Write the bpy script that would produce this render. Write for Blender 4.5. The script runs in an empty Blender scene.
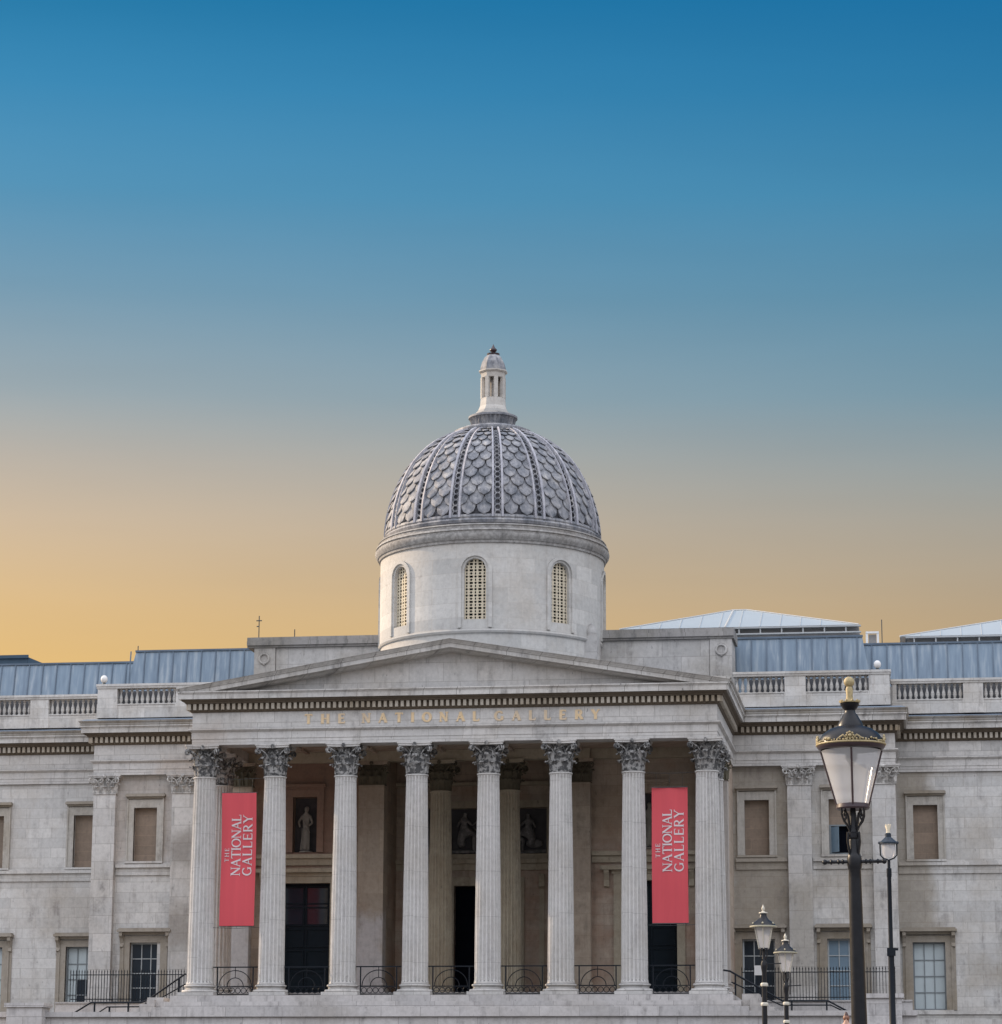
import bpy, bmesh, math, random
from mathutils import Vector, Matrix
R = math.radians
PI = math.pi
random.seed(7)
scene = bpy.context.scene
col = scene.collection

# ------------------------------------------------------------------ materials
def nm(name):
    m = bpy.data.materials.new(name); m.use_nodes = True
    nt = m.node_tree; nt.nodes.clear()
    out = nt.nodes.new('ShaderNodeOutputMaterial'); b = nt.nodes.new('ShaderNodeBsdfPrincipled')
    nt.links.new(b.outputs[0], out.inputs[0])
    return m, nt, b
def N(nt, t, **kw):
    n = nt.nodes.new('ShaderNode' + t)
    for k, v in kw.items():
        if k in n.inputs: n.inputs[k].default_value = v
        else: setattr(n, k, v)
    return n
def mixc(nt, fac, a, b, mode='MIX'):
    n = nt.nodes.new('ShaderNodeMix'); n.data_type = 'RGBA'; n.blend_type = mode
    for sock, v in ((n.inputs[0], fac), (n.inputs[6], a), (n.inputs[7], b)):
        if isinstance(v, bpy.types.NodeSocket): nt.links.new(v, sock)
        elif isinstance(v, (int, float)): sock.default_value = v
        else: sock.default_value = (*v, 1)
    return n.outputs[2]
def math_(nt, op, a, b=None, c=None, clamp=False):
    n = nt.nodes.new('ShaderNodeMath'); n.operation = op; n.use_clamp = clamp
    for i, v in enumerate((a, b, c)):
        if v is None: continue
        if isinstance(v, bpy.types.NodeSocket): nt.links.new(v, n.inputs[i])
        else: n.inputs[i].default_value = v
    return n.outputs[0]
def ramp(nt, src, stops):
    n = nt.nodes.new('ShaderNodeValToRGB'); e = n.color_ramp.elements
    while len(e) < len(stops): e.new(0.5)
    for i, (p, c) in enumerate(stops):
        e[i].position = p; e[i].color = (*c, 1) if not isinstance(c, (int, float)) else (c, c, c, 1)
    nt.links.new(src, n.inputs[0]); return n.outputs[0]
def pos_xyz(nt):
    g = nt.nodes.new('ShaderNodeNewGeometry'); s = nt.nodes.new('ShaderNodeSeparateXYZ')
    nt.links.new(g.outputs['Position'], s.inputs[0]); return g, s
def comb(nt, x, y, z):
    n = nt.nodes.new('ShaderNodeCombineXYZ')
    for i, v in enumerate((x, y, z)):
        if isinstance(v, bpy.types.NodeSocket): nt.links.new(v, n.inputs[i])
        else: n.inputs[i].default_value = v
    return n.outputs[0]
def noise(nt, vec, scale, detail=6, rough=.6):
    n = N(nt, 'TexNoise', Scale=scale, Detail=detail, Roughness=rough)
    nt.links.new(vec, n.inputs['Vector']); return n.outputs['Fac']

def stone(name, base, warm, dark, stain=.5, grime=.35, blocks=None, joint=.75, drums=False, patches=(), bump=.25, mottle=0):
    """weathered Portland stone in world coordinates: coursed blocks, brown patches, sooty streaks"""
    m, nt, b = nm(name); g, s = pos_xyz(nt)
    P = g.outputs['Position']; h = math_(nt, 'ADD', s.outputs[0], math_(nt, 'MULTIPLY', s.outputs[1], 1.0))
    uv = comb(nt, h, s.outputs[2], 0)
    c = mixc(nt, noise(nt, P, .9, 5), tuple(v*.93 for v in base), tuple(min(1, v*1.07) for v in base))
    jt = None
    if blocks:
        br = N(nt, 'TexBrick', Scale=1.0); br.inputs['Brick Width'].default_value = blocks[0]; br.inputs['Row Height'].default_value = blocks[1]
        br.inputs['Mortar Size'].default_value = .011; br.inputs['Mortar Smooth'].default_value = .3; br.inputs['Bias'].default_value = 0.0
        br.inputs['Color1'].default_value = (.86, .86, .86, 1); br.inputs['Color2'].default_value = (1.08, 1.07, 1.06, 1); br.inputs['Mortar'].default_value = (joint, joint*.97, joint*.94, 1)
        nt.links.new(uv, br.inputs['Vector'])
        c = mixc(nt, 1.0, c, br.outputs['Color'], 'MULTIPLY'); jt = br.outputs['Fac']
    if drums:
        fr = math_(nt, 'FRACT', math_(nt, 'DIVIDE', math_(nt, 'ADD', s.outputs[2], noise(nt, comb(nt, math_(nt, 'ROUND', math_(nt, 'DIVIDE', s.outputs[0], 2.8)), 0, 0), 3.1, 0)), 1.72))
        ln = math_(nt, 'LESS_THAN', fr, .012)
        c = mixc(nt, math_(nt, 'MULTIPLY', ln, .4), c, dark)
    # brown patches, soft broad
    n1 = noise(nt, comb(nt, math_(nt, 'MULTIPLY', h, .33), 3.3, math_(nt, 'MULTIPLY', s.outputs[2], .42)), 1.0, 7, .62)
    f1 = ramp(nt, n1, [(.47, 0.0), (.66, 1.0)])
    c = mixc(nt, math_(nt, 'MULTIPLY', f1, stain), c, warm)
    for (x0, x1, z0, z1, amt, cc) in patches:      # stains with a shape of their own
        wob = math_(nt, 'MULTIPLY', math_(nt, 'SUBTRACT', noise(nt, P, 1.1, 5), .5), 1.3)
        def soft(v, lo, hi, w):
            a = N(nt, 'MapRange', interpolation_type='SMOOTHSTEP'); a.inputs[1].default_value = lo-w; a.inputs[2].default_value = lo+w
            d = N(nt, 'MapRange', interpolation_type='SMOOTHSTEP'); d.inputs[1].default_value = hi-w; d.inputs[2].default_value = hi+w
            d.inputs[3].default_value = 1; d.inputs[4].default_value = 0
            vv = math_(nt, 'ADD', v, wob); nt.links.new(vv, a.inputs[0]); nt.links.new(vv, d.inputs[0])
            return math_(nt, 'MULTIPLY', a.outputs[0], d.outputs[0])
        f = math_(nt, 'MULTIPLY', soft(s.outputs[0], x0, x1, .35), soft(s.outputs[2], z0, z1, .4))
        c = mixc(nt, math_(nt, 'MULTIPLY', f, amt), c, cc)
    if mottle:
        mo = noise(nt, P, 6.5, 4, .6); c = mixc(nt, math_(nt, 'MULTIPLY', ramp(nt, mo, [(.44, 0.0), (.54, 1.0)]), mottle), c, dark)
    # vertical sooty streaks
    n2 = noise(nt, comb(nt, math_(nt, 'MULTIPLY', h, 2.6), 7.7, math_(nt, 'MULTIPLY', s.outputs[2], .35)), 1.0, 6, .65)
    n3 = noise(nt, P, 2.3, 8, .7)
    f2 = math_(nt, 'MULTIPLY', ramp(nt, n2, [(.5, 0.0), (.72, 1.0)]), ramp(nt, n3, [(.42, 0.0), (.62, 1.0)]))
    c = mixc(nt, math_(nt, 'MULTIPLY', f2, grime), c, dark)
    # fine mottling of old limestone, small dark pits, dust and soot lying on upward ledges
    mot = noise(nt, P, 5.5, 8, .75); c = mixc(nt, 1.0, c, ramp(nt, mot, [(.30, .84), (.5, 1.0), (.72, 1.12)]), 'MULTIPLY')
    pit = noise(nt, comb(nt, math_(nt, 'MULTIPLY', h, 7.0), 2.2, math_(nt, 'MULTIPLY', s.outputs[2], 3.2)), 1.0, 4, .6)
    c = mixc(nt, math_(nt, 'MULTIPLY', ramp(nt, pit, [(.66, 0.0), (.74, 1.0)]), min(1, grime*.9)), c, tuple(v*.9+.03 for v in dark))
    nz = nt.nodes.new('ShaderNodeSeparateXYZ'); nt.links.new(g.outputs['Normal'], nz.inputs[0])
    led = N(nt, 'MapRange'); led.inputs[1].default_value = .35; led.inputs[2].default_value = .8; nt.links.new(nz.outputs[2], led.inputs[0])
    c = mixc(nt, math_(nt, 'MULTIPLY', led.outputs[0], .75), c, (.13, .125, .12))
    # run-off stains: short dark drips below joints and ledges, broken up along the course
    dr = noise(nt, comb(nt, math_(nt, 'MULTIPLY', h, 5.0), 4.1, math_(nt, 'MULTIPLY', s.outputs[2], .9)), 1.0, 5, .7)
    c = mixc(nt, math_(nt, 'MULTIPLY', ramp(nt, dr, [(.56, 0.0), (.7, 1.0)]), grime*.55), c, tuple(v*.6+.4*d_ for v, d_ in zip(warm, dark)))
    nt.links.new(c, b.inputs['Base Color']); b.inputs['Roughness'].default_value = .88
    bp_ = N(nt, 'Bump', Strength=bump, Distance=.02)
    hh = noise(nt, P, 14, 5, .7)
    if jt is not None: hh = math_(nt, 'SUBTRACT', hh, math_(nt, 'MULTIPLY', jt, .8))
    nt.links.new(hh, bp_.inputs['Height']); nt.links.new(bp_.outputs[0], b.inputs['Normal'])
    return m
def plain(name, c, rough=.6, metal=0, var=.15, vs=6, bump=0, spec=.5):
    m, nt, b = nm(name); g, s = pos_xyz(nt)
    n = noise(nt, g.outputs['Position'], vs, 5)
    nt.links.new(mixc(nt, n, tuple(v*(1-var) for v in c), tuple(min(1, v*(1+var)) for v in c)), b.inputs['Base Color'])
    b.inputs['Roughness'].default_value = rough; b.inputs['Metallic'].default_value = metal
    b.inputs['Specular IOR Level'].default_value = spec
    if bump:
        q = N(nt, 'Bump', Strength=bump, Distance=.01); nt.links.new(n, q.inputs['Height']); nt.links.new(q.outputs[0], b.inputs['Normal'])
    return m
BROWN = (.30, .235, .165); SOOT = (.10, .092, .088); OLIVE = (.265, .215, .15)
M = {}
M['front'] = stone('portland_stone_clean', (.555, .535, .51), (.41, .36, .30), SOOT, .4, .7, (1.35, .75), .62, patches=[(-13.5, -12.2, 5.9, 7.1, .6, (.2, .17, .14)), (-13.5, -12.2, 2.3, 4.2, .55, (.24, .2, .16)), (12.4, 13.5, .5, 5.0, .55, (.36, .32, .26)), (-14, -9, 9.6, 10.3, .4, (.36, .27, .2))])
M['shaft'] = stone('portland_stone_shaft', (.56, .54, .515), (.44, .40, .35), (.20, .19, .18), .4, .45, None, drums=True)
M['wall'] = stone('portland_stone_ashlar', (.585, .57, .545), (.37, .31, .24), (.17, .15, .14), .42, .7, (1.15, .43), .72,
    patches=[(16.6, 18.2, 2.6, 9.9, .62, OLIVE), (10.0, 16.8, 9.5, 10.4, .35, OLIVE), (10.0, 12.6, 2.8, 9.6, .7, OLIVE), (13.4, 15.9, 4.5, 9.2, .4, OLIVE), (-16, -13.2, 6.0, 9.4, .45, (.35, .27, .21)), (-19.6, -17, 3.2, 5.2, .35, BROWN), (18, 23, 9.6, 10.3, .3, BROWN), (-13.5, -12.2, 1, 4.4, .35, SOOT), (-24, -16, 0, 12, .12, (.5, .48, .46)), (19.3, 21.5, .8, 1.8, .35, OLIVE)])
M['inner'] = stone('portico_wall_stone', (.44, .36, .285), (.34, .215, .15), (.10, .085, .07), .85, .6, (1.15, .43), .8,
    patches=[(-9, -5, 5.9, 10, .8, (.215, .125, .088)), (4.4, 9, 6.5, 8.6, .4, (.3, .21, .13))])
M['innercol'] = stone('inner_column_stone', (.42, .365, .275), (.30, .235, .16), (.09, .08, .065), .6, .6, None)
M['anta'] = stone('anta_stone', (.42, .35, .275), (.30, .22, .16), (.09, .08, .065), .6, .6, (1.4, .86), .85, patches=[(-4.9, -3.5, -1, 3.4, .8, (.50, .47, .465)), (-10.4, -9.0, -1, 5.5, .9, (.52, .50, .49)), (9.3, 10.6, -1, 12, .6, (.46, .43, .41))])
M['cornice'] = stone('cornice_stone', (.48, .46, .43), (.29, .235, .165), SOOT, .8, .9, (1.3, 4.0), .35)
M['corona'] = stone('corona_stone', (.56, .54, .51), (.34, .29, .24), SOOT, .45, .9, (1.3, 4.0), .3)
M['rake'] = stone('raking_cornice_stone', (.55, .53, .50), (.33, .29, .24), SOOT, .5, 1.0, (1.3, 9.0), .25)
M['bed'] = stone('dark_brown_bed_mould', (.135, .105, .075), (.09, .07, .05), (.045, .038, .03), .6, .5, None)  # bed mould under the corona, much darker brown than corona and dentils
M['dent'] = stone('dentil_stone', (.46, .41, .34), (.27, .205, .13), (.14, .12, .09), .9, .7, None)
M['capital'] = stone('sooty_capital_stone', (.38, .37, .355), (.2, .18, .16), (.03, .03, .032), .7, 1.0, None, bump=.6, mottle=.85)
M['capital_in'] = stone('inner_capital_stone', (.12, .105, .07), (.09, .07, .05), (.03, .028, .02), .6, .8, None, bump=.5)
M['pilcap'] = stone('pilaster_capital_stone', (.60, .575, .54), (.32, .27, .21), (.07, .065, .06), .6, .8, None, bump=.4, mottle=.45)
M['weathered'] = stone('weathered_grey_stone', (.50, .48, .455), (.36, .33, .29), SOOT, .8, .9, (1.6, .8), .6)
M['copingdark'] = stone('dark_coping_stone', (.32, .305, .29), (.22, .20, .17), (.06, .06, .06), .8, 1.0, (1.6, 5), .5)
M['drum'] = stone('drum_stone', (.52, .505, .475), (.46, .41, .35), (.25, .23, .22), .6, .4, (1.5, .62), .9)
M['drumcornice'] = stone('drum_cornice_stone', (.40, .385, .365), (.28, .25, .22), SOOT, .8, 1.0, None, mottle=.35)
M['blind'] = stone('blind_window_panel', (.27, .205, .155), (.19, .15, .11), (.09, .08, .07), .5, .4, (5, .42), 1.2)
M['uppersur'] = stone('upper_surround_stone', (.46, .43, .385), (.33, .28, .21), (.13, .11, .09), .6, .8, None)
M['surround'] = stone('window_surround_stone', (.33, .29, .24), OLIVE, (.13, .11, .09), .8, .6, None)
M['plinth'] = stone('plinth_stone', (.50, .475, .46), (.36, .33, .30), (.14, .13, .125), .7, .8, (1.5, .41), .55)
M['relief'] = stone('relief_stone', (.26, .25, .24), (.13, .12, .11), (.05, .05, .055), .9, .8, None, mottle=.4)
M['reliefback'] = plain('relief_ground', (.065, .063, .066), .8, 0, .5, 4)
M['iron'] = plain('black_painted_iron', (.006, .009, .014), .5, 0, .4, 9, spec=.22)
M['irongrey'] = plain('grey_green_iron', (.05, .06, .062), .5, 0, .4, 9)
M['gold'] = plain('gold_paint', (.36, .285, .15), .6, .1, .55, 40)
M['goldleaf'] = stone('faded_gold_leaf', (.74, .55, .33), (.54, .46, .38), (.46, .44, .42), .8, .6, None)
M['postpaint'] = plain('dark_post_paint', (.013, .013, .015), .36, 0, .45, 12, bump=.3, spec=.25)
M['maroon'] = plain('maroon_paint', (.036, .018, .022), .4, 0, .3, 12)
M['whitepaint'] = plain('white_paint', (.74, .72, .69), .5, 0, .12, 20)
M['cream'] = plain('cream_grille', (.62, .54, .40), .7, 0, .15, 5)
M['void'] = plain('dark_room', (.004, .005, .009), .9, spec=.05)
M['doorwood'] = plain('dark_green_door', (.006, .012, .018), .4, 0, .3, 4, spec=.15)
M['paneblind'] = plain('pane_over_pale_blind', (.50, .56, .57), .18, 0, .12, 1.3)
M['paneblue'] = plain('pane_blue_grey', (.17, .24, .30), .12, 0, .25, 1.5)
M['panedark'] = plain('pane_dark', (.016, .024, .034), .08, 0, .3, 2)
M['timber'] = plain('sash_timber', (.42, .44, .44), .5)
M['timberdark'] = plain('sash_dark', (.20, .22, .23), .5)
M['skin'] = plain('skin', (.55, .33, .24), .55)
M['hair'] = plain('auburn_hair', (.20, .085, .045), .5, 0, .5, 60)
M['hairdark'] = plain('dark_brown_hair', (.05, .018, .012), .5, 0, .4, 60)
M['coat'] = plain('navy_coat', (.03, .04, .07), .85)
M['trousers'] = plain('dark_trousers', (.02, .02, .023), .85)
M['skylight'] = plain('pale_skylight_glazing', (.36, .40, .42), .3, 0, .08, .6)
M['skyframe'] = plain('skylight_frame', (.28, .27, .26), .6)
M['darkroof'] = plain('dark_blue_cladding', (.045, .075, .105), .5, 0, .2, 3, spec=.3)
M['bannerink'] = plain('pale_banner_lettering', (.62, .54, .54), .8)
M['upstand'] = plain('dark_roof_upstand', (.07, .072, .078), .8)
M['railgrey'] = plain('pale_grey_rail', (.42, .42, .41), .6)
M['palegold'] = plain('pale_gilded_paint', (.50, .46, .38), .5, 0, .3, 30)
M['dullgold'] = plain('dull_gold_paint', (.34, .31, .22), .55, 0, .4, 30)
M['lampblue'] = plain('dark_blue_paint', (.018, .028, .042), .4, 0, .3, 12, spec=.3)
M['asphalt'] = plain('paving_grey', (.16, .155, .15), .9, 0, .2, 3, .3)
M['road'] = plain('road_asphalt', (.05, .05, .052), .9, 0, .2, 8, .3)

def zinc():
    m, nt, b = nm('zinc_sheet'); g, s = pos_xyz(nt)
    streak = noise(nt, comb(nt, math_(nt, 'MULTIPLY', s.outputs[0], 5), 1, math_(nt, 'MULTIPLY', s.outputs[2], .6)), 1, 5, .6)
    pan = N(nt, 'TexWhiteNoise', noise_dimensions='1D'); nt.links.new(math_(nt, 'FLOOR', math_(nt, 'DIVIDE', s.outputs[0], .64)), pan.inputs['W'])
    c = ramp(nt, streak, [(.28, (.12, .165, .22)), (.5, (.19, .25, .315)), (.72, (.36, .405, .44))])
    c = mixc(nt, math_(nt, 'MULTIPLY', pan.outputs['Value'], .45), c, (.20, .27, .34))
    nt.links.new(c, b.inputs['Base Color']); b.inputs['Roughness'].default_value = .5; b.inputs['Metallic'].default_value = .15
    return m
M['zinc'] = zinc()
M['seam'] = plain('zinc_seam', (.11, .15, .20), .5, .1, .5, 1.1)
def lead(name, a, bcol, cc, sc=1.2):
    m, nt, b = nm(name); g, s = pos_xyz(nt)
    n = noise(nt, g.outputs['Position'], sc, 7, .65); n2 = noise(nt, comb(nt, math_(nt, 'MULTIPLY', s.outputs[0], 9), math_(nt, 'MULTIPLY', s.outputs[1], 9), math_(nt, 'MULTIPLY', s.outputs[2], 1.2)), 1, 6, .7)
    c = ramp(nt, n, [(.35, a), (.52, bcol), (.7, cc)])
    c = mixc(nt, math_(nt, 'MULTIPLY', ramp(nt, n2, [(.45, 0.0), (.7, 1.0)]), .65), c, tuple(v*.35 for v in a))
    nt.links.new(c, b.inputs['Base Color']); b.inputs['Roughness'].default_value = .7
    return m
M['lead'] = lead('lead_scales', (.11, .12, .14), (.25, .25, .265), (.46, .44, .42), 2.1)
M['leadrib'] = lead('lead_rib_moulding', (.33, .33, .37), (.42, .41, .44), (.52, .50, .50), 2)
M['leaddark'] = lead('lead_trough', (.055, .055, .065), (.10, .10, .115), (.17, .165, .18), 2)
M['leadgutter'] = plain('lead_gutter', (.15, .18, .22), .6, 0, .3, 3)

def banner_mat():
    m, nt, b = nm('red_banner_cloth'); g, s = pos_xyz(nt)
    n = noise(nt, comb(nt, math_(nt, 'MULTIPLY', s.outputs[0], 3), 0, math_(nt, 'MULTIPLY', s.outputs[2], .25)), 1, 4)
    nt.links.new(mixc(nt, n, (.50, .062, .078), (.66, .085, .10)), b.inputs['Base Color']); b.inputs['Roughness'].default_value = .8
    return m
M['banner'] = banner_mat()
def frosted():
    m, nt, b = nm('frosted_lantern_glass')
    b.inputs['Base Color'].default_value = (.76, .76, .77, 1); b.inputs['Roughness'].default_value = .12
    tr = nt.nodes.new('ShaderNodeBsdfTranslucent'); tr.inputs[0].default_value = (.86, .86, .86, 1)
    tp = nt.nodes.new('ShaderNodeBsdfTransparent'); tp.inputs[0].default_value = (.9, .9, .92, 1)
    mx = nt.nodes.new('ShaderNodeMixShader'); mx.inputs[0].default_value = .45
    mx2 = nt.nodes.new('ShaderNodeMixShader'); mx2.inputs[0].default_value = .48
    nt.links.new(b.outputs[0], mx.inputs[1]); nt.links.new(tr.outputs[0], mx.inputs[2])
    nt.links.new(mx.outputs[0], mx2.inputs[1]); nt.links.new(tp.outputs[0], mx2.inputs[2])
    nt.links.new(mx2.outputs[0], nt.nodes['Material Output'].inputs[0])
    return m
M['frost'] = frosted()

# ------------------------------------------------------------------ mesh builder
class MB:
    def __init__(s): s.v = []; s.f = []; s.mi = []; s.cur = 0
    def add(s, vs, fs, mi=None):
        o = len(s.v); s.v += [tuple(p) for p in vs]; s.f += [tuple(i+o for i in f) for f in fs]; s.mi += [s.cur if mi is None else mi]*len(fs); return s
    def box(s, x0, x1, y0, y1, z0, z1, mi=None):
        vs = [(x, y, z) for x in (x0, x1) for y in (y0, y1) for z in (z0, z1)]
        return s.add(vs, [(0,1,3,2), (4,6,7,5), (0,4,5,1), (2,3,7,6), (0,2,6,4), (1,5,7,3)], mi)
    def quad(s, a, b, c, d, mi=None): return s.add([a, b, c, d], [(0,1,2,3)], mi)
    def extr(s, poly, vec, mi=None):
        n = len(poly); vec = Vector(vec); vs = [Vector(p) for p in poly]; vs += [p+vec for p in vs]
        fs = [tuple(range(n))[::-1], tuple(range(n, 2*n))] + [(i, (i+1) % n, n+(i+1) % n, n+i) for i in range(n)]
        return s.add(vs, fs, mi)
    def lathe(s, prof, c=(0,0,0), n=32, a0=0, a1=2*PI, mi=None, rf=None, cap=True):
        full = abs(a1-a0-2*PI) < 1e-6; k = n if full else n+1; vs = []; fs = []
        for (r, z) in prof:
            for i in range(k):
                a = a0+(a1-a0)*i/n; q = r*(rf(a, z) if rf else 1)
                vs.append((c[0]+q*math.cos(a), c[1]+q*math.sin(a), c[2]+z))
        for j in range(len(prof)-1):
            for i in range(n):
                i2 = (i+1) % k; fs.append((j*k+i, j*k+i2, (j+1)*k+i2, (j+1)*k+i))
        if cap and full:
            if prof[0][0] > 1e-4: fs.append(tuple(range(k))[::-1])
            if prof[-1][0] > 1e-4: fs.append(tuple((len(prof)-1)*k+i for i in range(k)))
        return s.add(vs, fs, mi)
    def sweep(s, prof, path, mi=None, close_ends=True):
        """prof: closed list of (outward, z); path: plan corners, outward on the right-hand side of travel"""
        n = len(path); rows = []
        for i, p in enumerate(path):
            p = Vector(p); ns = []
            if i > 0: t = (p-Vector(path[i-1])).normalized(); ns.append(Vector((t.y, -t.x)))
            if i < n-1: t = (Vector(path[i+1])-p).normalized(); ns.append(Vector((t.y, -t.x)))
            if len(ns) == 2: b = (ns[0]+ns[1]); b = b/(b.dot(ns[0]))
            else: b = ns[0]
            rows.append([(p.x+b.x*d, p.y+b.y*d, z) for d, z in prof])
        k = len(prof); vs = [v for r in rows for v in r]; fs = []
        for i in range(n-1):
            for j in range(k):
                j2 = (j+1) % k; fs.append((i*k+j, i*k+j2, (i+1)*k+j2, (i+1)*k+j))
        if close_ends: fs += [tuple(range(k)), tuple((n-1)*k+j for j in range(k))[::-1]]
        return s.add(vs, fs, mi)
    def tube(s, pts, r, n=8, mi=None, closed=False):
        pts = [Vector(p) for p in pts]; m = len(pts); rr = r if isinstance(r, (list, tuple)) else [r]*m; vs = []; prev = None
        for i, p in enumerate(pts):
            if closed: t = pts[(i+1) % m]-pts[i-1]
            else: t = (pts[min(i+1, m-1)]-pts[max(i-1, 0)])
            t.normalize()
            u = prev if prev is not None else (Vector((0,0,1)) if abs(t.z) < .9 else Vector((1,0,0)))
            u = (u-t*u.dot(t)).normalized(); prev = u; w = t.cross(u)
            for k in range(n):
                a = 2*PI*k/n; vs.append(p+(u*math.cos(a)+w*math.sin(a))*rr[i])
        fs = []
        for i in range(m if closed else m-1):
            for k in range(n):
                i2 = (i+1) % m; k2 = (k+1) % n; fs.append((i*n+k, i*n+k2, i2*n+k2, i2*n+k))
        if not closed: fs += [tuple(range(n))[::-1], tuple((m-1)*n+k for k in range(n))]
        return s.add(vs, fs, mi)
    def ball(s, c, r, n=12, mi=None, sc=(1,1,1)):
        m = n//2; vs = [(c[0], c[1], c[2]-r*sc[2])]; fs = []
        for j in range(1, m):
            a = -PI/2+PI*j/m
            for i in range(n): vs.append((c[0]+r*sc[0]*math.cos(a)*math.cos(2*PI*i/n), c[1]+r*sc[1]*math.cos(a)*math.sin(2*PI*i/n), c[2]+r*sc[2]*math.sin(a)))
        vs.append((c[0], c[1], c[2]+r*sc[2]))
        for i in range(n):
            fs.append((0, 1+(i+1) % n, 1+i)); fs.append((len(vs)-1, len(vs)-1-n+i, len(vs)-1-n+(i+1) % n))
        for j in range(m-2):
            for i in range(n): fs.append((1+j*n+i, 1+j*n+(i+1) % n, 1+(j+1)*n+(i+1) % n, 1+(j+1)*n+i))
        return s.add(vs, fs, mi)
    def xf(s, f): s.v = [tuple(f(Vector(p))) for p in s.v]; return s
    def build(s, name, mats, parent=None, smooth=None, loc=None):
        me = bpy.data.meshes.new(name); me.from_pydata(s.v, [], s.f)
        if not isinstance(mats, (list, tuple)): mats = [mats]
        for m in mats: me.materials.append(M[m] if isinstance(m, str) else m)
        if len(mats) > 1: me.polygons.foreach_set('material_index', s.mi)
        bm = bmesh.new(); bm.from_mesh(me); bmesh.ops.recalc_face_normals(bm, faces=bm.faces); bm.to_mesh(me); bm.free()
        if smooth is not None:
            me.shade_smooth()
            try: me.set_sharp_from_angle(angle=R(smooth))
            except Exception: pass
        o = bpy.data.objects.new(name, me); col.objects.link(o)
        if loc: o.location = loc
        if parent: o.parent = parent
        return o
def tag(o, label=None, cat=None, group=None, kind=None):
    for k, v in (('label', label), ('category', cat), ('group', group), ('kind', kind)):
        if v: o[k] = v
    return o
def empty(name, loc, label, cat, group=None):
    o = bpy.data.objects.new(name, None); col.objects.link(o); o.location = loc; o.empty_display_size = .3
    return tag(o, label, cat, group)
def cp(o, parent=None, loc=None):
    c = o.copy(); col.objects.link(c); c.parent = parent
    if loc is not None: c.location = loc
    for ch in [x for x in bpy.data.objects if x.parent == o]: cp(ch, c)
    return c

def skinned(name, V, E, rad, mat, parent=None, sub=2, loc=(0,0,0)):
    me = bpy.data.meshes.new('tmp'); me.from_pydata(V, E, []); o = bpy.data.objects.new('tmp', me); col.objects.link(o)
    sk = o.modifiers.new('s', 'SKIN'); sv = me.skin_vertices[0].data
    for i, r_ in enumerate(rad):
        sv[i].radius = r_ if isinstance(r_, tuple) else (r_, r_)
    sv[0].use_root = True
    sb = o.modifiers.new('b', 'SUBSURF'); sb.levels = sub; sb.render_levels = sub
    dg = bpy.context.evaluated_depsgraph_get(); dg.update()
    me2 = bpy.data.meshes.new_from_object(o.evaluated_get(dg)); bpy.data.objects.remove(o)
    me2.name = name; me2.materials.clear(); me2.materials.append(M[mat]); me2.shade_smooth()
    q = bpy.data.objects.new(name, me2); col.objects.link(q); q.location = loc
    if parent: q.parent = parent
    return q
# ------------------------------------------------------------------ the museum
B = empty('museum_building', (0, 8, -3.15), 'long pale stone museum with columned portico, pediment and scaly grey dome', 'building')
class PM(MB):
    """mesh in world coordinates, parented to the building"""
    def part(s, name, mats, parent=None, smooth=None):
        o = s.build(name, mats, None, smooth); p = parent or B
        o.parent = p
        # world offset of the parent chain
        q = p; off = Vector((0,0,0))
        while q: off += q.location; q = q.parent
        o.location = -off if off.length else (0,0,0)
        return o
XF, YF = 10.25, -.45        # portico frieze face
XW, YW = 16.85, 8.55        # wing (pavilion) frieze face
YM = 11.35                  # main range frieze face
XE = 32.0
path_all = [(-XE, YM), (-XW, YM), (-XW, YW), (-XF, YW), (-XF, YF), (XF, YF), (XF, YW), (XW, YW), (XW, YM), (XE, YM)]
# architrave + frieze
m = PM()
m.sweep([(0, 9.65), (0, 9.88), (.02, 9.885), (.02, 10.14), (.06, 10.17), (.13, 10.23), (.13, 10.28), (.0, 10.31), (0, 10.92), (-.9, 10.92), (-.9, 9.65)], path_all)
m.part('entablature', 'front')
# cornice: bed mould, dentils, corona
m = PM()
m.sweep([(-.5, 11.405), (.44, 11.405), (.44, 11.40), (.47, 11.40), (.47, 11.585), (.49, 11.60), (.49, 11.63), (.53, 11.65), (.53, 11.70), (-.5, 11.70)], path_all)
m.part('corona', 'corona')
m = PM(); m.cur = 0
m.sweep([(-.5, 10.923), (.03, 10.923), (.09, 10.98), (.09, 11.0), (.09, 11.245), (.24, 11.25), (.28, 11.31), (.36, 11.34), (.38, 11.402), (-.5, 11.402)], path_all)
def dentils(m, p, q, off, mi=1):
    p, q = Vector(p), Vector(q); t = (q-p).normalized(); n = Vector((t.y, -t.x)); L = (q-p).length; k = max(1, int(round((L-.1)/.222)))
    for i in range(k):
        c = p+t*(.05+(i+.5)*(L-.1)/k)
        a = c-t*.058+n*.092; b = c+t*.058+n*.092; d = n*.13
        m.extr([(a.x, a.y, 11.012), (b.x, b.y, 11.012), (b.x+d.x, b.y+d.y, 11.012), (a.x+d.x, a.y+d.y, 11.012)], (0,0,.225), mi)
e = .25
segs = [((-XE, YM), (-XW-e, YM)), ((-XW, YM-e), (-XW, YW-e)), ((-XW-e, YW), (-XF-e, YW)), ((-XF, YW-e), (-XF, YF-e)), ((-XF-e, YF), (XF+e, YF)),
        ((XF, YF-e), (XF, YW-e)), ((XF+e, YW), (XW+e, YW)), ((XW, YW-e), (XW, YM-e)), ((XW+e, YM), (XE, YM))]
for i, (p, q) in enumerate(segs): dentils(m, p, q, 0)
m.part('dentil_band', ['bed', 'dent'])
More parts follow.
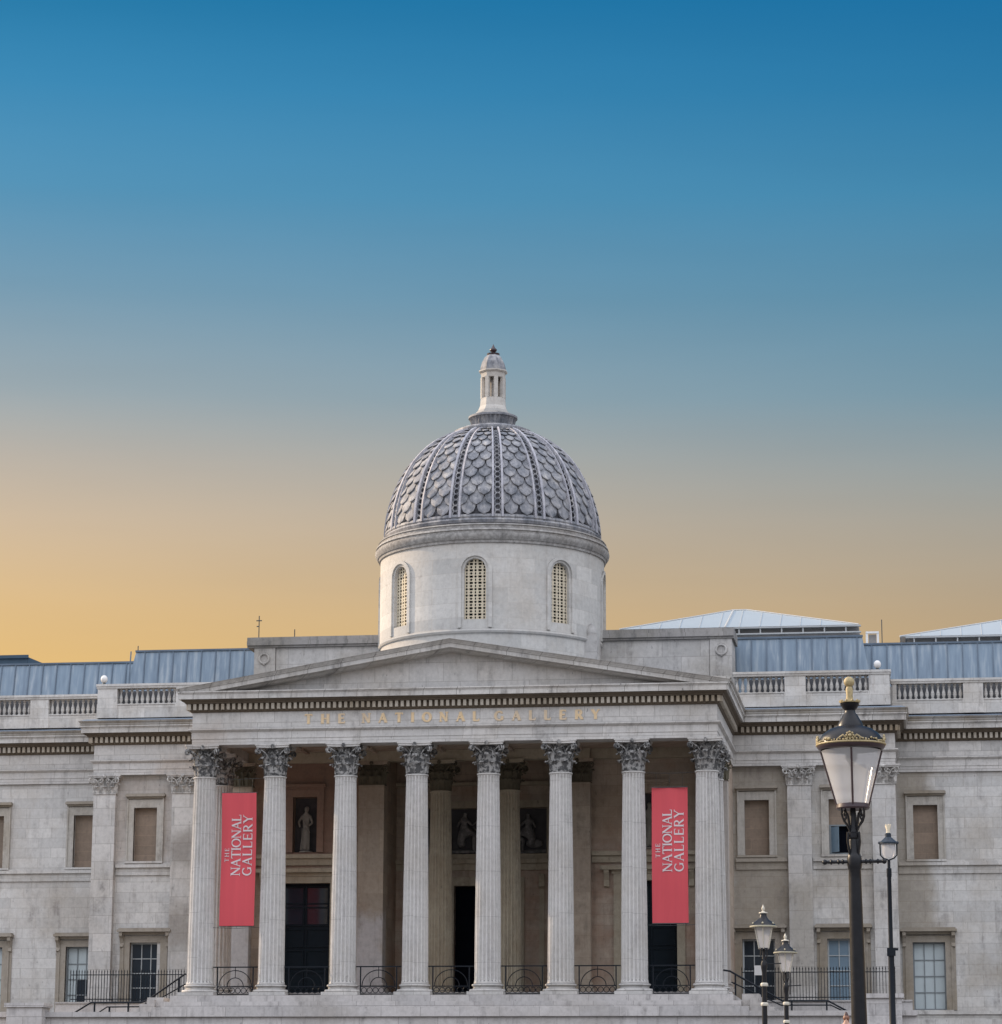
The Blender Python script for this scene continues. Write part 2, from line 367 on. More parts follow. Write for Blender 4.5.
# sima + lead gutter on wings and portico flanks
simaP = [(-.5, 11.703), (.50, 11.703), (.53, 11.76), (.50, 11.80), (.56, 11.86), (.58, 11.90), (.0, 11.93), (-.5, 11.93)]
for pth in ([(-XE, YM), (-XW, YM), (-XW, YW), (-XF, YW), (-XF, YF-.45)], [(XF, YF-.45), (XF, YW), (XW, YW), (XW, YM), (XE, YM)]):
    m = PM(); m.sweep(simaP, pth); m.part('gutter_moulding', 'cornice')
for pth in ([(-XE, YM), (-XW, YM), (-XW, YW), (-XF-.3, YW)], [(XF+.3, YW), (XW, YW), (XW, YM), (XE, YM)]):
    m = PM(); m.sweep([(-.3, 11.933), (.5, 11.915), (.3, 12.0), (-.3, 12.05)], pth); m.part('lead_flashing', 'leadgutter')
# pediment
m = PM()
sl = (13.60-11.80)/10.85
def rake(m, prof, x0, mi=0):
    """prof: (depth towards viewer from YF, offset perpendicular z)"""
    for sgn in (-1, 1):
        vs = [];
        for (d, dz) in prof:
            xi = min(x0, 10.85-(11.704-11.80-dz)/sl); vs.append((sgn*xi, YF-d, 11.80+dz+(10.85-xi)*sl)); vs.append((0, YF-d, 11.80+dz+10.85*sl))
        k = len(prof); fs = [(2*i, 2*i+1, 2*((i+1) % k)+1, 2*((i+1) % k)) for i in range(k)] + [tuple(2*i for i in range(k))]
        m.add(vs, fs, mi)
rake(m, [(-.6, -.02), (.60, -.02), (.56, -.06), (.52, -.12), (.50, -.14), (.50, -.16), (.46, -.165), (.46, -.34), (.30, -.38), (.22, -.44), (.1, -.47), (-.6, -.47)], 10.85)
o = m.part('raking_cornice', 'rake')
m = PM(); m.extr([(-10.0, YF+.12, 11.702), (10.0, YF+.12, 11.702), (0, YF+.12, 11.702+10.0*sl-.12)], (0, .3, 0)); m.part('tympanum', 'front')
m = PM()   # pitched roof behind the pediment
for sg in (-1, 1):
    m.extr([(sg*10.75, .2, 11.72), (0, .2, 11.72), (0, .2, 13.52), (sg*10.75, .2, 11.80)], (0, 9.4, 0))
m.part('portico_roof', 'leadgutter')
# lettering -----------------------------------------------------
def glyph(ch, k_=1.0):
    P = []; T = .16*k_; t = .08*k_; sr = .05*k_
    def L(x0, y0, x1, y1, w):
        d = Vector((x1-x0, y1-y0)).normalized(); n = Vector((-d.y, d.x))*w/2
        P.append([(x0+n.x, y0+n.y), (x1+n.x, y1+n.y), (x1-n.x, y1-n.y), (x0-n.x, y0-n.y)])
    def S(x, y, w=.32): L(x-w/2, y, x+w/2, y, sr)
    def arc(cx, cy, rx, ry, a0, a1, k=14, wt=T, wn=t):
        for i in range(k):
            a = R(a0+(a1-a0)*i/k); b = R(a0+(a1-a0)*(i+1)/k)
            def pt(q, s): w = wn+(wt-wn)*abs(math.cos(q)); return (cx+(rx+s*w/2)*math.cos(q), cy+(ry+s*w/2)*math.sin(q))
            P.append([pt(a, 1), pt(b, 1), pt(b, -1), pt(a, -1)])
    if ch == 'T': L(.42, 0, .42, 1, T); L(.02, .965, .82, .965, t); L(.04, .8, .04, .98, sr); L(.80, .8, .80, .98, sr); S(.42, .02); w = .84
    elif ch == 'H': L(.14, 0, .14, 1, T); L(.74, 0, .74, 1, T); L(.14, .52, .74, .52, t); [S(x, y) for x in (.14, .74) for y in (.02, .98)]; w = .9
    elif ch == 'E': L(.14, 0, .14, 1, T); L(.1, .965, .66, .965, t); L(.1, .035, .7, .035, t); L(.14, .52, .55, .52, t); L(.65, .8, .65, .99, sr); L(.69, .01, .69, .22, sr); L(.55, .42, .55, .62, sr); w = .74
    elif ch == 'N': L(.12, 0, .12, 1, t); L(.78, 0, .78, 1, t); L(.12, .97, .78, .03, T); S(.12, .02); S(.10, .98, .28); S(.78, .98); w = .92
    elif ch == 'A': L(.08, 0, .43, 1, t); L(.41, 1, .78, 0, T); L(.2, .36, .64, .36, t); S(.08, .02, .26); S(.78, .02); w = .88
    elif ch == 'I': L(.16, 0, .16, 1, T); S(.16, .02); S(.16, .98); w = .32
    elif ch == 'O': arc(.48, .5, .4, .46, 0, 360, 24); w = .96
    elif ch == 'L': L(.14, 0, .14, 1, T); L(.1, .035, .66, .035, t); L(.65, .01, .65, .24, sr); S(.14, .98); w = .7
    elif ch == 'G': arc(.48, .5, .4, .46, 48, 325, 20); L(.80, .05, .80, .42, T*.9); S(.78, .42, .3); L(.78, .72, .78, .93, sr); w = .95
    elif ch == 'R': L(.14, 0, .14, 1, T); arc(.38, .73, .24, .235, -90, 90, 10); L(.12, .965, .38, .965, t); L(.12, .495, .38, .495, t); L(.38, .5, .74, .02, T); S(.14, .02); S(.78, .02, .2); w = .82
    elif ch == 'Y': L(.42, 0, .42, .5, T); L(.42, .48, .08, 1, T); L(.42, .48, .76, 1, t); S(.42, .02); S(.08, .98, .28); S(.76, .98, .26); w = .84
    else: w = .5
    return P, w
def text_mesh(m, txt, fn, height, length, mi=None, dep=.02):
    """fit txt into length; fn(u, v, d) maps to world"""
    items = [glyph(c, 1.05) for c in txt]; W = sum(w for _, w in items)*height
    gap = (length-W)/(len(txt)-1) if len(txt) > 1 else 0; u = 0; k = 0
    for P, w in items:
        for poly in P:
            k += 1; d = dep+.0007*(k % 9)
            a = [fn(u+x*height, y*height, 0) for x, y in poly]; b = [fn(u+x*height, y*height, d) for x, y in poly]; n = len(a)
            m.add(a+b, [tuple(range(n, 2*n))]+[(i, (i+1) % n, n+(i+1) % n, n+i) for i in range(n)], mi)
        u += w*height+gap
def frieze_word(txt, x0, length, h=.36):
    items = [glyph(c, 1.9) for c in txt]; gap = (length-sum(w for _, w in items)*h)/(len(txt)-1); u = x0
    for P, w in items:
        m = PM()
        for k, poly in enumerate(P):
            d = .02+.0007*(k % 9); a = [(u+x*h, YF-.003, 10.43+y*h) for x, y in poly]; b = [(p[0], p[1]-d, p[2]) for p in a]; n = len(a)
            m.add(a+b, [tuple(range(n, 2*n))]+[(i, (i+1) % n, n+(i+1) % n, n+i) for i in range(n)])
        m.part('frieze_letter', 'goldleaf'); u += w*h+gap
frieze_word('THE', -5.77, 1.6); frieze_word('NATIONAL', -3.5, 4.6); frieze_word('GALLERY', 1.70, 4.05)

# columns -------------------------------------------------------
def leaf(m, base, out, side, h, w, curl, nseg=6):
    """acanthus leaf: ribbon with lobed edge rising then curling outward"""
    base, out, side = Vector(base), Vector(out), Vector(side); rows = []
    for j in range(nseg+1):
        t = j/nseg
        up = h*min(t, .86)*1.08 - (h*.22*max(0, t-.75)/.25 if t > .75 else 0)
        o = .02+curl*(t**3)*1.0
        ww = w*(.75+.35*math.sin(t*PI))*(1-.45*max(0, t-.7)/.3)*(1.0+(.16 if j % 2 else -.1))
        c = base+out*o+Vector((0,0,up))
        rows.append([c-side*ww/2-out*.03, c-side*ww*.2+out*.012, c+out*.045, c+side*ww*.2+out*.012, c+side*ww/2-out*.03])
    vs = [v for r in rows for v in r]; k = 5; fs = [(j*k+i, j*k+i+1, (j+1)*k+i+1, (j+1)*k+i) for j in range(nseg) for i in range(k-1)]
    m.add(vs, fs)
    c = base+out*(curl+.02)+Vector((0,0,h*.74)); m.ball(c, w*.17, 6, sc=(1, 1, .8))
def volute(m, c, out, side, r, th):
    c, out = Vector(c), Vector(out); pts = []
    for i in range(13):
        a = -PI/2-i/12*2*PI*1.15; q = r*(1-.62*i/12); pts.append(c+out*(q*math.cos(a)*-1)+Vector((0,0,q*math.sin(a)*-1)))
    m.tube(pts, [th*(1-.3*i/12) for i in range(13)], 5)
def capital(h, r0, aw, square=False):
    m = MB()
    s2 = math.sqrt(.5)
    if not square:
        m.lathe([(r0, 0), (r0+.05, .02), (r0+.05, .06), (r0-.02, .08), (r0-.05, h*.3), (r0-.04, h*.6), (r0, h*.8), (r0+.06, h*.88)], n=24)
        for k in range(8):
            a = k*PI/4+PI/8; d = (math.cos(a), math.sin(a), 0); m_ = (-math.sin(a), math.cos(a), 0)
            leaf(m, (d[0]*(r0+.02), d[1]*(r0+.02), .05), d, m_, h*.40, .33, .20)
            a = k*PI/4; d = (math.cos(a), math.sin(a), 0); m_ = (-math.sin(a), math.cos(a), 0)
            leaf(m, (d[0]*(r0+.02), d[1]*(r0+.02), .08), d, m_, h*.68, .30, .24, 7)
        for k in range(4):
            a = k*PI/2+PI/4; d = Vector((math.cos(a), math.sin(a), 0)); sd = Vector((-d.y, d.x, 0))
            for sg in (-1, 1):
                st = d*(r0-.02)+sd*sg*.14+Vector((0,0,h*.5)); en = d*(aw/2*1.414-.17)+sd*sg*.045+Vector((0,0,h*.80))
                m.tube([st, st.lerp(en, .5)+Vector((0,0,.09))-d*.03, en+Vector((0,0,.05))], [.03, .032, .034], 5)
                volute(m, d*(aw/2*1.414-.14)+sd*sg*.045+Vector((0,0,h*.76)), d, sd, .11, .034)
                for a2 in (0,):
                    f = Vector((math.cos(k*PI/2), math.sin(k*PI/2), 0)); fs_ = Vector((-f.y, f.x, 0))
                    volute(m, f*(r0+.05)+fs_*sg*.12+Vector((0,0,h*.76)), fs_*-sg, f, .075, .022)
                    m.tube([f*(r0)+fs_*sg*.24+Vector((0,0,h*.5)), f*(r0+.03)+fs_*sg*.2+Vector((0,0,h*.68)), f*(r0+.05)+fs_*sg*.13+Vector((0,0,h*.83))], .022, 5)
        poly = []
        for k in range(4):     # concave abacus
            a = k*PI/2
            for i in range(7):
                u = -1+2*i/6; dd = aw/2-.02-.11*(1-u*u); w_ = u*(aw/2-.06)
                poly.append((dd*math.cos(a)-w_*math.sin(a), dd*math.sin(a)+w_*math.cos(a)))
        m.extr([(x, y, h*.88) for x, y in poly], (0,0,h*.06), 1); m.extr([(x*1.05, y*1.05, h*.943) for x, y in poly], (0,0,h*.055), 1)
        for k in range(4):
            a = k*PI/2; m.ball((math.cos(a)*(aw/2-.09), math.sin(a)*(aw/2-.09), h*.92), .10, 8, sc=(.8, .8, 1))
    else:                       # flat pilaster capital, front towards -Y, r0 = half width
        m.box(-r0+.05, r0-.05, -.04, .3, 0, h*.86); m.box(-r0-.03, r0+.03, -.14, .3, .0, .05)
        for i in range(3):
            x = (-1+i)*(r0*.68); leaf(m, (x, -.07, .05), (0,-1,0), (1,0,0), h*.42, .30, .17)
        for i in range(4):
            x = (-1.5+i)*(r0*.60); leaf(m, (x, -.06, .06), (0,-1,0), (1,0,0), h*.68, .22, .2, 7)
        for sg in (-1, 1):
            leaf(m, (sg*r0, .02, .06), (sg,0,0), (0,1,0), h*.62, .24, .12)
            d = Vector((sg*.8, -.6, 0)); 
            volute(m, (sg*(r0+.07), -.22, h*.70), d, None, .13, .04)
            m.tube([(sg*r0*.5, -.13, h*.45), (sg*r0*.75, -.16, h*.74), (sg*(r0+.06), -.2, h*.85)], [.025, .032, .036], 5)
            volute(m, (sg*.13, -.17, h*.74), Vector((-sg,0,0)), None, .08, .024)
            m.tube([(sg*r0*.45, -.13, h*.45), (sg*.3, -.15, h*.66), (sg*.15, -.17, h*.83)], .022, 5)
        q = aw/2
        for zz, g in ((.86, 0), (.93, .03)):
            m.extr([(-q-g, -.26-g, h*zz), (-q*.6, -.19-g, h*zz), (0, -.165-g, h*zz), (q*.6, -.19-g, h*zz), (q+g, -.26-g, h*zz), (q+g, .3, h*zz), (-q-g, .3, h*zz)], (0,0,h*.068), 1)
        m.ball((0, -.2, h*.92), .09, 8)
    return m
def flute(n=20, depth=.16):
    def f(a, z):
        u = (a*n/(2*PI)) % 1.0
        if u < .3: return 1.0
        v = (u-.3)/.7; return 1-depth*math.sin(v*PI)**.7
    return f
def shaft_mesh(r0, r1, z0, z1):
    m = MB(); H = z1-z0; n = 160
    prof = [(r0, z0), (r0, z0+.05)]
    for i in range(9):
        t = i/8; prof.append((r0-.02-(r0-.02-r1)*(t**1.6), z0+.12+(H-.3)*t))
    prof += [(r1+.01, z1-.06), (r1+.04, z1-.04), (r1+.04, z1)]
    fl = flute()
    def rf(a, z): return fl(a, z) if z0+.1 < z < z1-.1 else 1
    m.lathe(prof, n=n, rf=rf); return m
def base_mesh(r, s=.71, h=.45):
    m = MB(); m.box(-s, s, -s, s, 0, .13)
    m.lathe([(s-.02, .132), (s-.0, .17), (s-.02, .23), (r+.05, .25), (r+.02, .30), (r+.05, .34), (r+.09, .37), (r+.08, .41), (r+.02, .44), (r, h)], n=40); return m
def make_column(mats=('shaft', 'capital', 'front')):
    s = shaft_mesh(.525, .415, .45, 8.42).build('column', mats[0], None, 25)
    c = capital(1.23, .36, 1.34).build('capital', [mats[1], mats[2]], s, 40); c.location = (0, 0, 8.42)
    b = base_mesh(.52, .70).build('base', mats[2], s, 40)
    return s
bo = Vector(B.location)
c0 = make_column(); c0.parent = B
XS = [-9.8, -7, -4.2, -1.4, 1.4, 4.2, 7, 9.8]
first = True
for x, y in [(x, 0) for x in XS]+[(-9.8, 2.8), (9.8, 2.8)]:
    o = c0 if first else cp(c0, B); first = False
    o.location = Vector((x, y, 0))-bo; o.rotation_euler.z = 0
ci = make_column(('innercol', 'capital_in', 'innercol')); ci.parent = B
ci.location = Vector((-1.4, 5.6, 0))-bo; c2 = cp(ci, B); c2.location = Vector((1.4, 5.6, 0))-bo
# square antae and pilasters
def make_pilaster(hw, dep, z0, zc, zt, mats, capr, aw):
    m = MB(); m.box(-hw, hw, -.10, dep, z0+.4, zc)
    p = m.build('pilaster', mats[0], None)
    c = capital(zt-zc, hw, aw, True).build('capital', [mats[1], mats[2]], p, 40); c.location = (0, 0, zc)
    m = MB(); m.box(-hw-.14, hw+.14, -.24, dep, z0, z0+.13); m.box(-hw-.10, hw+.10, -.2, dep, z0+.132, z0+.22); m.box(-hw-.03, hw+.03, -.13, dep, z0+.222, z0+.3); m.box(-hw-.06, hw+.06, -.16, dep, z0+.302, z0+.398)
    m.build('base', mats[2], p); return p
pp = make_pilaster(.48, .2, 0.0, 8.84, 9.645, ('front', 'pilcap', 'front'), .5, 1.36)
pp.parent = B; pp.location = Vector((-16.34, YW+.10+.02, 0))-bo
for x in (-12.92, 12.92, 16.34):
    o = cp(pp, B); o.location = Vector((x, YW+.12, 0))-bo
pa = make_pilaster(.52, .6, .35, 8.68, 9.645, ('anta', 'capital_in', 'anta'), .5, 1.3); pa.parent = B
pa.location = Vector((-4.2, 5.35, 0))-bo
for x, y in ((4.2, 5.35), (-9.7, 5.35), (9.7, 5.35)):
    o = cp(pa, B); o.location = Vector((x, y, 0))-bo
# ------------------------------------------------------------------ walls
def holed(m, x0, x1, z0, z1, y, holes, dep=.35, mi=None):
    xs = sorted({x0, x1, *[h[0] for h in holes], *[h[1] for h in holes]}); zs = sorted({z0, z1, *[h[2] for h in holes], *[h[3] for h in holes]})
    for a, b in zip(xs, xs[1:]):
        for c, d in zip(zs, zs[1:]):
            if any(h[0] <= a+1e-6 and b <= h[1]+1e-6 and h[2] <= c+1e-6 and d <= h[3]+1e-6 for h in holes): continue
            m.quad((a, y, c), (b, y, c), (b, y, d), (a, y, d), mi)
    for h in holes:
        a, b, c, d = h; e_ = y+dep
        m.quad((a, y, c), (a, e_, c), (a, e_, d), (a, y, d), mi); m.quad((b, y, c), (b, y, d), (b, e_, d), (b, e_, c), mi)
        m.quad((a, y, c), (b, y, c), (b, e_, c), (a, e_, c), mi); m.quad((a, y, d), (a, e_, d), (b, e_, d), (b, y, d), mi)
YWW = 8.87; YMW = 11.45      # wall faces
wing_c = [11.17, 14.6]; main_c = [18.0, 22.14, 26.28, 30.42]
def wh(cx, lower_bottom): return [(cx-.5, cx+.5, 6.0, 8.28), (cx-.66, cx+.66, lower_bottom, 2.63)]
for sg in (-1, 1):
    m = PM(); hs = [h for c in wing_c for h in wh(sg*c, .1)]; a, b = sorted((sg*9.95, sg*(XW-.02))); holed(m, a, b, -3.15, 9.64, YWW, hs)
    m.part('pavilion_wall', 'wall')
    m = PM(); hs = [h for c in main_c for h in wh(sg*c, -.12)]; a, b = sorted((sg*(XW-.02), sg*XE)); holed(m, a, b, -3.15, 9.64, YMW, hs)
    m.quad((sg*(XW-.02), YWW, -3.15), (sg*(XW-.02), YMW, -3.15), (sg*(XW-.02), YMW, 9.64), (sg*(XW-.02), YWW, 9.64))
    m.quad((sg*XE, YMW, -3.15), (sg*XE, YMW+14, -3.15), (sg*XE, YMW+14, 12), (sg*XE, YMW, 12)); m.part('range_wall', 'wall')
    # soffit strip between wall and frieze
    m = PM(); a, b = sorted((sg*XF, sg*XW)); m.quad((a, YW, 9.643), (b, YW, 9.643), (b, YWW+.01, 9.643), (a, YWW+.01, 9.643)); m.part('soffit', 'cornice')
    # sill courses
    def course(m, x0, x1, y, z0, z1):
        x0, x1 = sorted((x0, x1)); m.box(x0, x1, y-.06, y+.05, z0, z1-.18); m.box(x0, x1, y-.16, y+.05, z1-.178, z1-.05); m.box(x0, x1, y-.12, y+.05, z1-.048, z1)
    m = PM(); course(m, sg*10.3, sg*12.40, YWW, 5.44, 5.93); course(m, sg*13.44, sg*15.82, YWW, 5.44, 5.93); course(m, sg*(XW-.0), sg*XE, YMW, 5.44, 5.95); m.part('sill_course', 'wall')
    m = PM(); a, b = sorted((sg*(XW+.6), sg*XE)); m.box(a, b, YMW-.12, YMW+.05, -.5, -.30); m.box(a, b, YMW-.2, YMW+.05, -.298, -.17); m.box(a, b, YMW-.3, YMW+.05, -3.15, -.502); m.part('base_course', 'wall')
# windows
def upper_window(cx, y, openw=False):
    w = PM(); hw = .5
    for a, b in ((cx-.74, cx-hw), (cx+hw, cx+.74)): w.box(a, b, y-.07, y+.1, 6.0, 8.62)
    w.box(cx-hw+.001, cx+hw-.001, y-.07, y+.1, 8.28, 8.62)
    for a, b in ((cx-.80, cx-.74), (cx+.74, cx+.80)): w.box(a, b, y-.11, y+.1, 6.0, 8.66)
    f = w.part('upper_window', 'uppersur')
    h = PM(); h.box(cx-.80, cx+.80, y-.13, y+.05, 8.662, 8.74); h.box(cx-.86, cx+.86, y-.24, y+.05, 8.742, 8.83); h.box(cx-.83, cx+.83, y-.2, y+.05, 8.832, 8.87); h.part('hood', 'surround', f)
    s = PM(); s.box(cx-.82, cx+.82, y-.17, y+.08, 5.935, 6.02); s.part('sill', 'wall', f)
    z0 = 6.0
    if openw:
        z0 = 7.25
        g = PM(); g.box(cx-.5, cx+.5, y+.32, y+.34, 6.0, 7.25); g.part('dark_opening', 'void', f)
        g = PM(); g.box(cx-.5, cx+.5, y+.1, y+.2, 7.19, 7.25); g.box(cx-.5, cx-.42, y+.1, y+.2, 6.02, 7.19); g.box(cx+.42, cx+.5, y+.1, y+.2, 6.02, 7.19); g.box(cx-.42, cx+.42, y+.1, y+.2, 6.02, 6.1)
        g.part('casement_frame', 'timberdark', f)
        g = PM(); g.extr([(cx-.42, y+.12, 6.12), (cx-.12, y-.2, 6.12), (cx-.12, y-.2, 7.15), (cx-.42, y+.12, 7.15)], (.02, .02, 0)); g.part('open_casement', 'paneblue', f)
    p = PM(); p.box(cx-.52, cx+.52, y+.22, y+.3, z0, 8.3); p.part('blind_panel', 'blind', f)
def lower_window(cx, y, zb, pane, bar, rows=4, mixed=None):
    w = PM(); hw = .66
    for a, b in ((cx-.90, cx-hw), (cx+hw, cx+.90)): w.box(a, b, y-.07, y+.1, zb, 2.9)
    w.box(cx-hw+.001, cx+hw-.001, y-.07, y+.1, 2.63, 2.9)
    for a, b in ((cx-.97, cx-.9), (cx+.9, cx+.97)): w.box(a, b, y-.11, y+.1, zb, 2.93)
    for a, b in ((cx-1.08, cx-.97), (cx+.97, cx+1.08)): w.box(a, b, y-.05, y+.1, zb, 2.95)
    f = w.part('lower_window', 'surround')
    h = PM(); h.box(cx-1.02, cx+1.02, y-.15, y+.05, 2.952, 3.06); h.box(cx-1.15, cx+1.15, y-.38, y+.05, 3.062, 3.16); h.box(cx-1.1, cx+1.1, y-.32, y+.05, 3.162, 3.22); h.part('hood', 'surround', f)
    for sg in (-1, 1):
        k = PM(); x = cx+sg*1.0; k.extr([(x-.07, y-.03, 2.4), (x-.07, y-.16, 2.46), (x-.07, y-.10, 2.6), (x-.07, y-.2, 2.8), (x-.07, y-.33, 2.9), (x-.07, y-.33, 3.05), (x-.07, y-.03, 3.05)], (.14, 0, 0)); k.part('console', 'surround', f)
    s = PM(); s.box(cx-.95, cx+.95, y-.15, y+.08, zb-.12, zb-.002); s.part('sill', 'wall', f)
    g = PM(); H = (2.63-zb-.12)/rows; W = (2*hw-.12)/3
    for i in range(3):
        for j in range(rows):
            mi = 1 if (mixed and mixed(i, j)) else 0
            x = cx-hw+.06+i*W; z = zb+.06+j*H; tl = random.uniform(-.006, .006)
            g.add([(x, y+.24+tl, z), (x+W, y+.24-tl, z), (x+W, y+.24-tl, z+H), (x, y+.24+tl, z+H)], [(0,1,2,3)], mi)
    g.part('glass', [pane, 'panedark'], f)
    q = PM(); q.box(cx-hw, cx-hw+.06, y+.17, y+.28, zb, 2.63); q.box(cx+hw-.06, cx+hw, y+.17, y+.28, zb, 2.63); q.box(cx-hw+.06, cx+hw-.06, y+.17, y+.28, zb, zb+.06); q.box(cx-hw+.06, cx+hw-.06, y+.17, y+.28, 2.57, 2.63)
    for i in (1, 2): x = cx-hw+.06+i*W; q.box(x-.018, x+.018, y+.20, y+.26, zb+.06, 2.57)
    for j in range(1, rows): z = zb+.06+j*H; q.box(cx-hw+.06, cx+hw-.06, y+.205, y+.255, z-.018, z+.018)
    q.part('glazing_bars', bar, f)
    k = PM(); k.box(cx-hw-.3, cx+hw+.3, y+.36, y+.4, zb-.2, 2.8); k.part('backing', 'void', f)
for sg in (-1, 1):
    for c in wing_c: upper_window(sg*c, YWW, sg == 1 and c == 14.6)
    for c in main_c: upper_window(sg*c, YMW)
lower_window(-14.45, YWW, .1, 'panedark', 'timber'); lower_window(-11.17, YWW, .1, 'panedark', 'timber')
lower_window(11.17, YWW, .1, 'panedark', 'timber'); lower_window(14.6, YWW, .1, 'paneblue', 'timber')
for c in main_c:
    lower_window(c, YMW, -.12, 'paneblind', 'timberdark'); lower_window(-c, YMW, -.12, 'paneblind', 'timberdark', mixed=(lambda i, j: i > 0 and j < 2) if c == 18.0 else None)
# portico interior walls
YI = 5.72; YB = 8.5
for sg in (-1, 1):
    m = PM(); a, b = sorted((sg*3.75, sg*10.2)); cx = sg*7.03
    holed(m, a, b, 0, 10.06, YI, [(cx-.5, cx+.5, 6.03, 8.28), (cx-1.1, cx+1.1, .35, 4.78)], .45)
    m.quad((sg*3.75, YI, 0), (sg*3.75, YB, 0), (sg*3.75, YB, 10.06), (sg*3.75, YI, 10.06)); m.quad((sg*10.2, YI, 0), (sg*10.2, 8.87, 0), (sg*10.2, 8.87, 10.06), (sg*10.2, YI, 10.06))
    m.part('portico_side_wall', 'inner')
    m = PM(); m.box(cx-.78, cx-.5, YI-.07, YI+.1, 6.03, 8.6); m.box(cx+.5, cx+.78, YI-.07, YI+.1, 6.03, 8.6); m.box(cx-.499, cx+.499, YI-.07, YI+.1, 8.28, 8.6)
    m.box(cx-.86, cx+.86, YI-.2, YI+.1, 8.68, 8.80); m.box(cx-.8, cx+.8, YI-.1, YI+.1, 8.602, 8.678)
    f = m.part('niche_frame', 'inner'); m = PM(); m.box(cx-.56, cx+.56, YI+.44, YI+.5, 6, 8.35); m.part('niche_back', 'reliefback', f)
    m = PM(); a, b = sorted((sg*4.74, sg*9.15)); m.box(a, b, YI-.1, YI+.05, 5.5, 5.78); m.box(a, b, YI-.22, YI+.05, 5.782, 5.94); m.part('sill_course', 'innercol')
    # door surround, hood on consoles, door
    m = PM(); m.box(cx-1.42, cx-1.1, YI-.08, YI+.1, .36, 5.05); m.box(cx+1.1, cx+1.42, YI-.08, YI+.1, .36, 5.05); m.box(cx-1.099, cx+1.099, YI-.08, YI+.1, 4.78, 5.05); f = m.part('door_surround', 'innercol')
    m = PM(); m.box(cx-1.5, cx+1.5, YI-.12, YI+.05, 5.052, 5.2); m.box(cx-1.95, cx+1.95, YI-.3, YI+.05, 5.202, 5.36); m.part('hood', 'innercol', f)
    for s2 in (-1, 1):
        x = cx+s2*1.7; m = PM(); m.extr([(x-.1, YI-.02, 4.5), (x-.1, YI-.14, 4.55), (x-.1, YI-.1, 4.8), (x-.1, YI-.26, 5.1), (x-.1, YI-.26, 5.2), (x-.1, YI-.02, 5.2)], (.2, 0, 0)); m.part('console', 'innercol', f)
    d = PM(); d.box(cx-1.1, cx+1.1, YI+.3, YI+.4, .355, 4.78)
    for i in range(2):
        for j in range(5):
            x = cx-1.0+i*1.03; z = .5+j*.86; d.box(x, x+.97, YI+.26, YI+.299, z, z+.06); d.box(x, x+.97, YI+.26, YI+.299, z+.70, z+.76); d.box(x, x+.06, YI+.26, YI+.299, z+.062, z+.698); d.box(x+.91, x+.97, YI+.26, YI+.299, z+.062, z+.698)
    dd = d.part('double_door', 'doorwood')
    g = PM(); g.quad((cx-.93, YI+.285, 3.15), (cx-.1, YI+.285, 3.15), (cx-.1, YI+.285, 4.6), (cx-.93, YI+.285, 4.6)); g.quad((cx+.1, YI+.285, 3.15), (cx+.93, YI+.285, 3.15), (cx+.93, YI+.285, 4.6), (cx+.1, YI+.285, 4.6)); g.part('door_glass', 'panedark', dd)
# recess back wall
m = PM(); holed(m, -3.75, 3.75, 0, 10.06, YB, [(-1.3, 1.3, .45, 4.85), (-2.55, 2.55, 6.15, 8.05)], .4)
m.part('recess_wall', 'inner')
m = PM(); m.box(-3.74, 3.74, YB-.1, YB+.05, 5.48, 5.75); m.box(-3.74, 3.74, YB-.22, YB+.05, 5.752, 5.93); m.box(-3.74, 3.74, YB-.3, YB+.05, 8.96, 9.1); m.part('sill_course', 'innercol')
m = PM(); m.box(-2.75, -2.551, YB-.06, YB+.1, 6.0, 8.35); m.box(2.551, 2.75, YB-.06, YB+.1, 6.0, 8.35); m.box(-2.55, 2.55, YB-.06, YB+.1, 8.05, 8.35); m.box(-2.55, 2.55, YB-.06, YB+.1, 5.95, 6.15)
rp = m.part('relief_frame', 'innercol')
m = PM(); m.box(-1.62, -1.3, YB-.08, YB+.1, .36, 5.2); m.box(1.3, 1.62, YB-.08, YB+.1, .36, 5.2); m.box(-1.299, 1.299, YB-.08, YB+.1, 4.85, 5.2); m.part('door_surround', 'innercol')
m = PM(); m.box(-1.3, 1.3, YB+.3, YB+.38, .44, 4.85)
for i in (-1.2, .04): 
    for j in range(4): m.box(i, i+1.16, YB+.26, YB+.299, .55+j*1.05, .62+j*1.05)
m.part('double_door', 'void')
for sg in (-1, 1):
    for x in (2.35, 3.2):
        m = PM(); m.box(sg*x-.1, sg*x+.1, YB-.06, YB+.05, .5, 5.3); m.extr([(sg*x-.12, YB-.06, 4.7), (sg*x-.12, YB-.2, 4.8), (sg*x-.12, YB-.14, 5.0), (sg*x-.12, YB-.26, 5.3), (sg*x-.12, YB-.06, 5.3)], (.24, 0, 0)); m.part('panel_strip', 'innercol')
